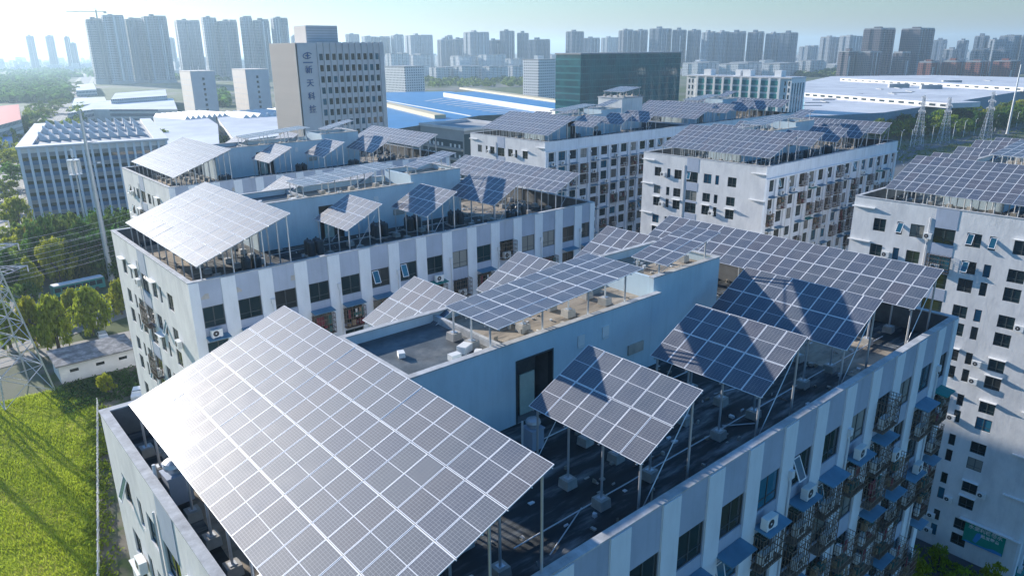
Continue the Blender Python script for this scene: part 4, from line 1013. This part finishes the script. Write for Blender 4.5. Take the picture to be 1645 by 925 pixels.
SK = [(45,58,58,2500,'tw1'),(76,90,58,2500,'tw1'),(105,115,60,2400,'tw1'),(114,124,69,2400,'tw1'),(143,150,62,2500,'tw1'),
 (142,172,32,1350,'tw1'),(168,206,25,1350,'tw2'),(205,234,31,1380,'tw1'),(232,274,27,1380,'tw1'),(282,325,33,1600,'tw1'),(327,353,29,1500,'tw2'),(353,386,34,1500,'tw1'),(391,411,28,1500,'tw2'),(411,438,33,1500,'tw1'),(437,466,29,1450,'tw1'),
 (272,283,62,2300,'tw1'),(468,480,58,2200,'tw1'),(558,578,55,1900,'tw2'),(582,606,59,2000,'tw2'),(606,628,60,2000,'tw1'),(629,648,57,2000,'tw2'),(651,692,57,1900,'tw2'),(703,726,64,2000,'tw1'),(716,728,58,2100,'tw1'),(746,784,52,1800,'tw2'),(728,747,63,1900,'tw1'),(784,806,65,1900,'tw1'),(805,828,50,1900,'tw1'),(832,850,53,1900,'tw1'),(850,886,64,1800,'tw1'),
 (910,938,51,1800,'tw1'),(938,966,62,1900,'tw1'),(966,993,61,2300,'tw2'),(993,1016,49,1800,'tw1'),(1018,1040,49,1800,'tw1'),(1044,1080,46,1750,'tw1'),(1080,1104,48,1750,'tw1'),(1104,1126,49,1750,'tw1'),(1126,1148,52,1700,'tw2'),(1148,1170,52,1700,'tw2'),(1170,1200,52,1700,'tw1'),(1200,1228,52,1700,'tw1'),(1228,1254,54,1700,'tw2'),(1252,1284,53,1650,'tw1'),
 (1284,1316,75,1900,'tw2'),(1316,1348,60,1750,'tw2'),(1346,1383,58,1700,'tw2'),(1385,1440,46,1300,'tw3'),(1348,1384,82,1250,'tw3'),(1380,1420,83,1240,'tw3'),(1445,1503,46,1300,'tw3'),(1436,1466,84,1240,'tw3'),(1498,1525,65,1700,'tw2'),(1516,1546,79,1600,'tw1'),(1536,1556,65,1700,'tw1'),(1563,1590,58,1500,'tw1'),(1586,1604,64,1480,'tw2'),(1603,1645,58,1500,'tw2'),(1562,1598,80,1350,'tw1'),(1596,1630,80,1350,'tw1'),(1640,1690,56,1500,'tw2')]
BAND = [(0,140,'hazy'),(140,300,'leftmost dense'),(300,480,'left'),(480,700,'centre-left'),(700,900,'centre'),(900,1100,'centre-right'),(1100,1300,'long right'),(1300,1700,'rightmost')]
CLN = {'tw1': 'grey', 'tw2': 'pale', 'tw3': 'brown'}
cnt = {}
for q in sorted(SK):
    bn = [n for a, c, n in BAND if a <= (q[0]+q[1])/2 < c][0]; cnt[bn] = cnt.get(bn, 0)+1
    tower('%s high-rise, %s from the left in the %s skyline cluster' % (CLN[q[4]], ORD[cnt[bn]-1], bn), *q, 'high-rises on the skyline', rnd.uniform(-.12,.12))
SL = [(1480,1520,99,1150),(1518,1560,98,1150),(1556,1600,98,1120),(1600,1650,97,1100)]
for i, (a, c, yt, dp) in enumerate(SL):
    tower('red-brick mid-rise, %s from the left behind the white factory' % ORD[i], a, c, yt, dp, 'brick', 'red-brick housing')
for i, (a, c, yt, dp) in enumerate(((690,730,108,1400),(730,775,106,1400),(775,815,107,1400),(815,845,106,1450),(620,655,86,1600),(655,690,88,1650),(725,770,90,1700),(770,812,88,1700),(812,842,95,1650),(490,520,108,1300),(1285,1330,97,1500),(1100,1160,101,1500),(1160,1230,102,1480),(1230,1290,102,1450))):
    tower('low white housing slab, %s of the row below the skyline' % ORD[i], a, c, yt, dp, 'house_w', 'white housing slabs', name='housing_slab')
# far low-rise city texture, beyond counting
b = MB(); R = random.Random(21)
for i in range(1500):
    px = R.uniform(-60,1700); dp = R.uniform(1500, 4200); p = atdepth(px, dp); w = R.uniform(12,40); d = R.uniform(10,22); h = R.choice([8,12,18,18,24,36])*R.uniform(.8,1.2)
    if px < 140 and dp < 2300: continue
    b.box(p.x, p.x+w, p.y, p.y+d, 0, h)
kind(put('far_city', b.mesh('far_city', M['house_w'])), 'stuff', 'hazy low-rise city spread below the skyline')

# ------------------------------------------------------------------ pylons, poles, wires
def pylon(label, x, y, h, base, rot, arms=3, group='lattice pylons'):
    r = thing('lattice_pylon', label, 'pylon', (x, y, 0), rot, group)
    top = base*.16; zt = h*.72
    def wd(z): return base/2*(1-z/zt)+top*(z/zt) if z < zt else top*(1-.6*(z-zt)/(h-zt))
    rad = .10 if x < 100 else .09
    for sx in (-1,1):
        for sy in (-1,1):
            b = MB(); zs = [0, zt, h]
            for z0, z1 in zip(zs[:-1], zs[1:]): b.bar((sx*wd(z0),sy*wd(z0),z0),(sx*wd(z1),sy*wd(z1),z1),rad*1.4)
            put('leg', b.mesh('leg', M['galv']), r)
    b = MB(); z = 0; 
    while z < h-.5:
        z1 = min(h, z+max(.9, wd(z)*1.25))
        for s in (-1,1):
            for q in (-1,1):
                b.bar((q*wd(z),s*wd(z),z),(-q*wd(z1),s*wd(z1),z1),rad*.6); b.bar((s*wd(z),q*wd(z),z),(s*wd(z1),-q*wd(z1),z1),rad*.6)
        for s in (-1,1): b.bar((-wd(z1),s*wd(z1),z1),(wd(z1),s*wd(z1),z1),rad*.55); b.bar((s*wd(z1),-wd(z1),z1),(s*wd(z1),wd(z1),z1),rad*.55)
        z = z1
    put('bracing', b.mesh('bracing', M['galv']), r)
    for i in range(arms):
        z = h*(.70+.13*i); l = base*(.75-.08*i)
        b = MB()
        for s in (-1,1):
            for q in (-1,1): b.bar((s*wd(z),q*wd(z),z-.35),(s*l,0,z),rad*.8); b.bar((s*wd(z+.8),q*wd(z+.8),z+.9),(s*l,0,z),rad*.7)
            for k in range(1,4):
                t = k/4; b.bar((s*(wd(z)+(l-wd(z))*t),wd(z)*(1-t),z-.35*(1-t)),(s*(wd(z)+(l-wd(z))*t),-wd(z)*(1-t),z-.35*(1-t)),rad*.5)
                b.bar((s*(wd(z)+(l-wd(z))*t),wd(z)*(1-t),z-.35*(1-t)),(s*(wd(z)+(l-wd(z))*(t-.25)),wd(z)*(1.25-t),z+.9*(1.25-t)),rad*.5)
            b.bar((s*l,0,z),(s*l,0,z-1.1),.1,0,6)
        put('crossarm', b.mesh('crossarm', M['galv']), r)
    return r
pylon('steel lattice pylon on the lawn edge at the left border', 8.5, 141.5, 31, 8.2, .35)
pylon('second steel lattice pylon just left of the frame edge, behind the nearer one', -1.5, 152, 33, 8.0, .3)
for i, (x, y, h) in enumerate(((460.7,169.7,29),(486.8,164.8,27),(487.8,143.0,31))):
    pylon('%s of three lattice pylons by the road at right' % ['leftmost','middle','rightmost'][i], x, y, h, 5.5, .8)
def pole(label, x, y, h, r0, kind_):
    r = thing('pole', label, 'pole', (x, y, 0))
    put('shaft', MB().lathe([(r0*1.3,0),(r0*1.25,.4),(r0,.5),(r0*.4,h)], k=12).mesh('shaft', M['galv']), r)
    if kind_ == 'mono':
        for z in (h*.70, h*.82):
            put('bracket', MB().bar((0,0,z),(1.8,-.8,z+.3),.08).box(1.5,2.3,-1.1,-.6,z+.25,z+.4).mesh('bracket', M['galv']), r)
    if kind_ == 'tele':
        for i in range(6):
            a = i*1.047; put('antenna', MB().box(-.3,.3,-.15,.15,0,3.4).mesh('antenna', M['white']), r, (1.3*math.cos(a),1.3*math.sin(a),h-5.6), (0,0,a))
        put('ring', MB().lathe([(1.6,0),(1.6,.15),(.5,.15)], (0,0,h-5.9), 14).lathe([(1.6,0),(1.6,.15),(.5,.15)], (0,0,h-2.0), 14).mesh('ring', M['galv']), r)
        put('top_drum', MB().lathe([(.32,0),(.34,.2),(.34,2.0),(.1,2.3)], (0,0,h-1.2), 12).mesh('top_drum', M['white']), r)
    return r
pole('tall grey tapered monopole in front of the finned office', 37.6, 203.2, 42.8, .75, 'mono')
pole('shorter pole with a white antenna cluster left of the monopole', 38.1, 226.3, 30.5, .4, 'tele')
pole('tall pale mast near the right edge by the tree belt', 569, 154.4, 44, .8, 'plain')
for i in range(12):
    px = 1445+i*17; p = gp(px, 240-i*3.2); r = thing('street_lamp', 'pale street lamp beside the road at right, %s from the left' % ORD[i], 'street lamp', (p.x, p.y, 0), 0, 'street lamps along the right road')
    put('shaft', cached('lsh', lambda: MB().lathe([(.22,0),(.16,.5),(.12,10)], k=8).mesh('shaft', M['white'])), r); put('arm', cached('larm', lambda: MB().bar((0,0,9.9),(2.2,0,10.6),.09).bar((0,0,9.9),(-2.2,0,10.6),.09).box(1.8,3,-.2,.2,10.5,10.7).mesh('arm', M['white'])), r)
for i in range(9):
    z = 20.5+2.6*(i % 3)+rnd.uniform(-.3,.3); s = (i//3)-1
    cable('power_line', 'thin overhead wire of the lines running behind the second-row block', [(8.5+2*s, 141.5+4*s, z), (70, 180+8*s, z+2)], .018, 'galv', 2.2, 'wire', 'overhead wires')
for i in range(4):
    cable('power_line', 'thin overhead wire running off the left border from the pylon', [(8.5+2*(i % 2), 141.5, 19.5+3*i), (-45, 90+i*2, 20+3*i)], .018, 'galv', 2.0, 'wire', 'wires off the left border')
# tower crane
c_ = atdepth(165, 1340); hc = hgt(164, 20, c_.x, c_.y); r = thing('tower_crane', 'slim tower crane above the leftmost dense high-rises', 'crane', (c_.x, c_.y, 0), math.radians(-35))
put('mast', MB().box(-1,1,-1,1,0,hc+4).mesh('mast', M['midgrey']), r); put('jib', MB().box(-52,18,-.6,.6,hc,hc+1.2).bar((0,0,hc+6),(-40,0,hc+1),.25).bar((0,0,hc+6),(16,0,hc+1),.25).mesh('jib', M['midgrey']), r); put('counterweight', MB().box(13,18,-1,1,hc-2.5,hc-.01).mesh('counterweight', M['midgrey']), r)

# ------------------------------------------------------------------ small house, fence, cars, banner
Hs = thing('small_house', 'small white single-storey house with a grey slab roof beside the lawn', 'house', (15.2, 141.2, 0))
hs = [(1.6,3.0,1.75,2.35), (5.8,7.2,1.75,2.35), (9.6,11.0,1.75,2.35)]
put('front_wall', facade(MB(), 12.2, 0, 3.4, hs, .2, lambda u,d,z: (u,d,z)).mesh('front_wall', M['white']), Hs)
put('side_wall', MB().box(0,12.19,.25,7,0,3.39).mesh('side_wall', M['white']), Hs)
for h in hs: put('window', MB().box(h[0],h[1],.12,.16,h[2],h[3]).mesh('window', M['interior']), Hs)
b = MB().box(-.5,12.7,-.7,7.6,3.42,3.66); b.v = [(x,y,z+(y+.7)*.05) for x,y,z in b.v]
M['slabroof'] = mat('weathered_slab', (.20,.20,.205), .95, .4, .7, .1, col2=(.33,.33,.33), c2scale=.8)
put('roof', b.mesh('roof', M['slabroof']), Hs)
Fn = thing('fence', 'pale railing fence between the lawn and the nearest block', 'fence', (0,0,0))
fa, fb = Vector((2.4,54,0)), Vector((18.0,127,0)); L_ = (fb-fa).length; an = math.atan2(fb.y-fa.y, fb.x-fa.x); n = 34
for i in range(n+1):
    p = fa.lerp(fb, i/n); put('post', cached('fpost', lambda: MB().box(-.07,.07,-.07,.07,0,1.7).mesh('post', M['white'])), Fn, p, (0,0,an))
for i in range(n):
    for z in (.5, 1.5): put('rail', cached('frail', lambda: MB().box(.07,L_/n-.07,-.03,.03,-.04,.04).mesh('rail', M['white'])), Fn, fa.lerp(fb, i/n)+Vector((0,0,z)), (0,0,an))
    for k in range(8): put('picket', cached('fpick', lambda: MB().box(-.02,.02,-.015,.015,.55,1.45).mesh('picket', M['white'])), Fn, fa.lerp(fb, (i+(k+.5)/8)/n), (0,0,an))
def car_meshes():
    b = MB(); prof = [(-2.2,.35),(-2.2,.85),(-1.95,1.0),(-1.3,1.03),(-.8,1.48),(.75,1.5),(1.35,1.08),(2.0,.92),(2.25,.72),(2.25,.35)]
    n = len(prof)
    for sx in (-.85,.85):
        for x, z in prof: b.v.append((x, sx*(.84 if z > 1.2 else 1), z))
    for i in range(n):
        j = (i+1) % n; b.f.append((i, j, n+j, n+i)); b.m.append(0)
    b.f.append(tuple(range(n))[::-1]); b.m.append(0); b.f.append(tuple(range(n, 2*n))); b.m.append(0)
    g = MB(); g.quad((-1.22,-.72,1.08),(-1.22,.72,1.08),(-.83,.66,1.46),(-.83,-.66,1.46)).quad((1.3,.72,1.13),(1.3,-.72,1.13),(.8,-.66,1.49),(.8,.66,1.49))
    for s in (-1,1): g.quad((-1.1,s*.862,1.05),(1.15,s*.862,1.08),(.7,s*.735,1.44),(-.75,s*.735,1.43))
    w = MB(); w.bar((0,-.11,0),(0,.11,0),.32,0,14)
    return b.mesh('body', None if False else M['acwhite']), g.mesh('window', M['glass']), w.mesh('wheel', M['fan'])
CB, CG, CW = car_meshes()
M['car1'] = mat('car_paint_dark', (.03,.035,.04), .25, spec=.6); M['car2'] = mat('car_paint_silver', (.42,.43,.45), .3, spec=.6); M['car3'] = mat('car_paint_red', (.3,.03,.03), .3, spec=.6)
CBM = [CB]
for m in ('car1','car2','car3'):
    q = CB.copy(); q.materials.clear(); q.materials.append(M[m]); CBM.append(q)
CN = ['white','dark','silver','red']
def car(label, x, y, rot, c, group=None):
    r = thing('car', label, 'car', (x, y, .02), rot, group); put('body', CBM[c], r); put('window', CG, r)
    for sx in (-1.35, 1.4):
        for sy in (-.76, .76): put('wheel', CW, r, (sx, sy, .32))
car('white car parked beside the end of the second-row block', 24.2, 127.0, 1.2, 0)
rd = Vector((ROADL[2][0]-ROADL[1][0], ROADL[2][1]-ROADL[1][1], 0)).normalized(); ra = math.atan2(rd.y, rd.x)
for i in range(34):
    t = i/33; base = Vector((ROADL[1][0], ROADL[1][1], 0))+rd*(-90+t*380+rnd.uniform(-3,3)); off = rnd.choice([-9.2, -9.2, 9.2, -5, -1.6, 5.2, 1.7]); nn = Vector((-rd.y, rd.x, 0))
    p = base+nn*off; c = rnd.choice([0,0,1,1,2,3])
    car('%s car on the road at left' % CN[c], p.x, p.y, ra+(math.pi if off > 0 else 0), c, '%s cars on the left road' % CN[c])
for i, (x, y, rt, c) in enumerate(((20,172,.1,0),(32,177,.2,2),(44,181,.1,1),(26,160,1.5,0),(36,160,.2,2))):
    car('%s car on the paths behind the conical trees, %s from the left' % (CN[c], ORD[i]), x, y, rt, c)
bp = gp(128, 470)
bs = thing('bus', 'green and white bus on the path behind the conical trees', 'bus', (bp.x, bp.y, 0), .12)
put('body', MB().prism([(-5.8,-1.25),(5.5,-1.25),(5.8,-1.0),(5.8,1.0),(5.5,1.25),(-5.8,1.25)], .4, 3.0).mesh('body', M['green']), bs)
put('roof', MB().prism([(-5.6,-1.15),(5.4,-1.15),(5.6,-.9),(5.6,.9),(5.4,1.15),(-5.6,1.15)], 3.0, 3.2).mesh('roof', M['white']), bs)
for i in range(7):
    for sy in (-1.27, 1.255): put('window', cached('bwin', lambda: MB().box(0,1.35,0,.015,1.5,2.6).mesh('window', M['glass'])), bs, (-5.5+1.55*i, sy, 0))
for sx in (-3.6, 3.7):
    for sy in (-1.15, 1.15): put('wheel', CW, bs, (sx, sy, .48), None, 1.5)
Bn = thing('banner', 'green water-delivery banner with white characters on the right block', 'banner', (83.9, 19.1, 2.45))
put('sheet', MB().box(-.04,0,-4.0,0,0,2.6).mesh('sheet', M['banner']), Bn)
put('lettering', text_mesh('水便利桶装水', .56, 'white', .01), Bn, (-.07, -2.05, 2.08), (math.pi/2, 0, -math.pi/2))
put('lettering', text_mesh('批发零售', .46, 'white', .01), Bn, (-.07, -2.6, 1.45), (math.pi/2, 0, -math.pi/2))
put('picture', MB().prism([(-.1,.1),(.25,-.05),(.75,1.1),(.4,1.35),(.15,1.2)],0,.01).mesh('picture', M['bannerblue']), Bn, (-.06, -1.1, .35), (math.pi/2, 0, -math.pi/2))
put('wave', MB().prism([(0,0),(3.9,0),(3.9,.3),(3.0,.42),(2.4,.2),(1.2,.14),(.3,.2)],0,.01).mesh('wave', M['bannerblue']), Bn, (-.06, -.05, .02), (math.pi/2, 0, -math.pi/2))
put('hood', MB().box(-.5,0,-4.6,.6,0,.12).mesh('hood', M['white']), Bn, (0,0,2.72))

# ------------------------------------------------------------------ air
hz = put('haze', MB().box(-2900, 9560, -2900, 9560, -1.9, 178).mesh('haze', None) if False else MB().box(-2900, 9560, -2900, 9560, -1.9, 178).mesh('haze', []))
hm = bpy.data.materials.new('haze_air'); hm.use_nodes = True; N = hm.node_tree.nodes; N.remove(N['Principled BSDF'])
v = N.new('ShaderNodeVolumePrincipled'); v.inputs['Density'].default_value = .00017; v.inputs['Color'].default_value = (.58,.80,.98,1); v.inputs['Anisotropy'].default_value = .35
hm.node_tree.links.new(v.outputs[0], N['Material Output'].inputs['Volume']); hz.data.materials.append(hm); kind(hz, 'stuff', 'thin bluish haze over the whole city')
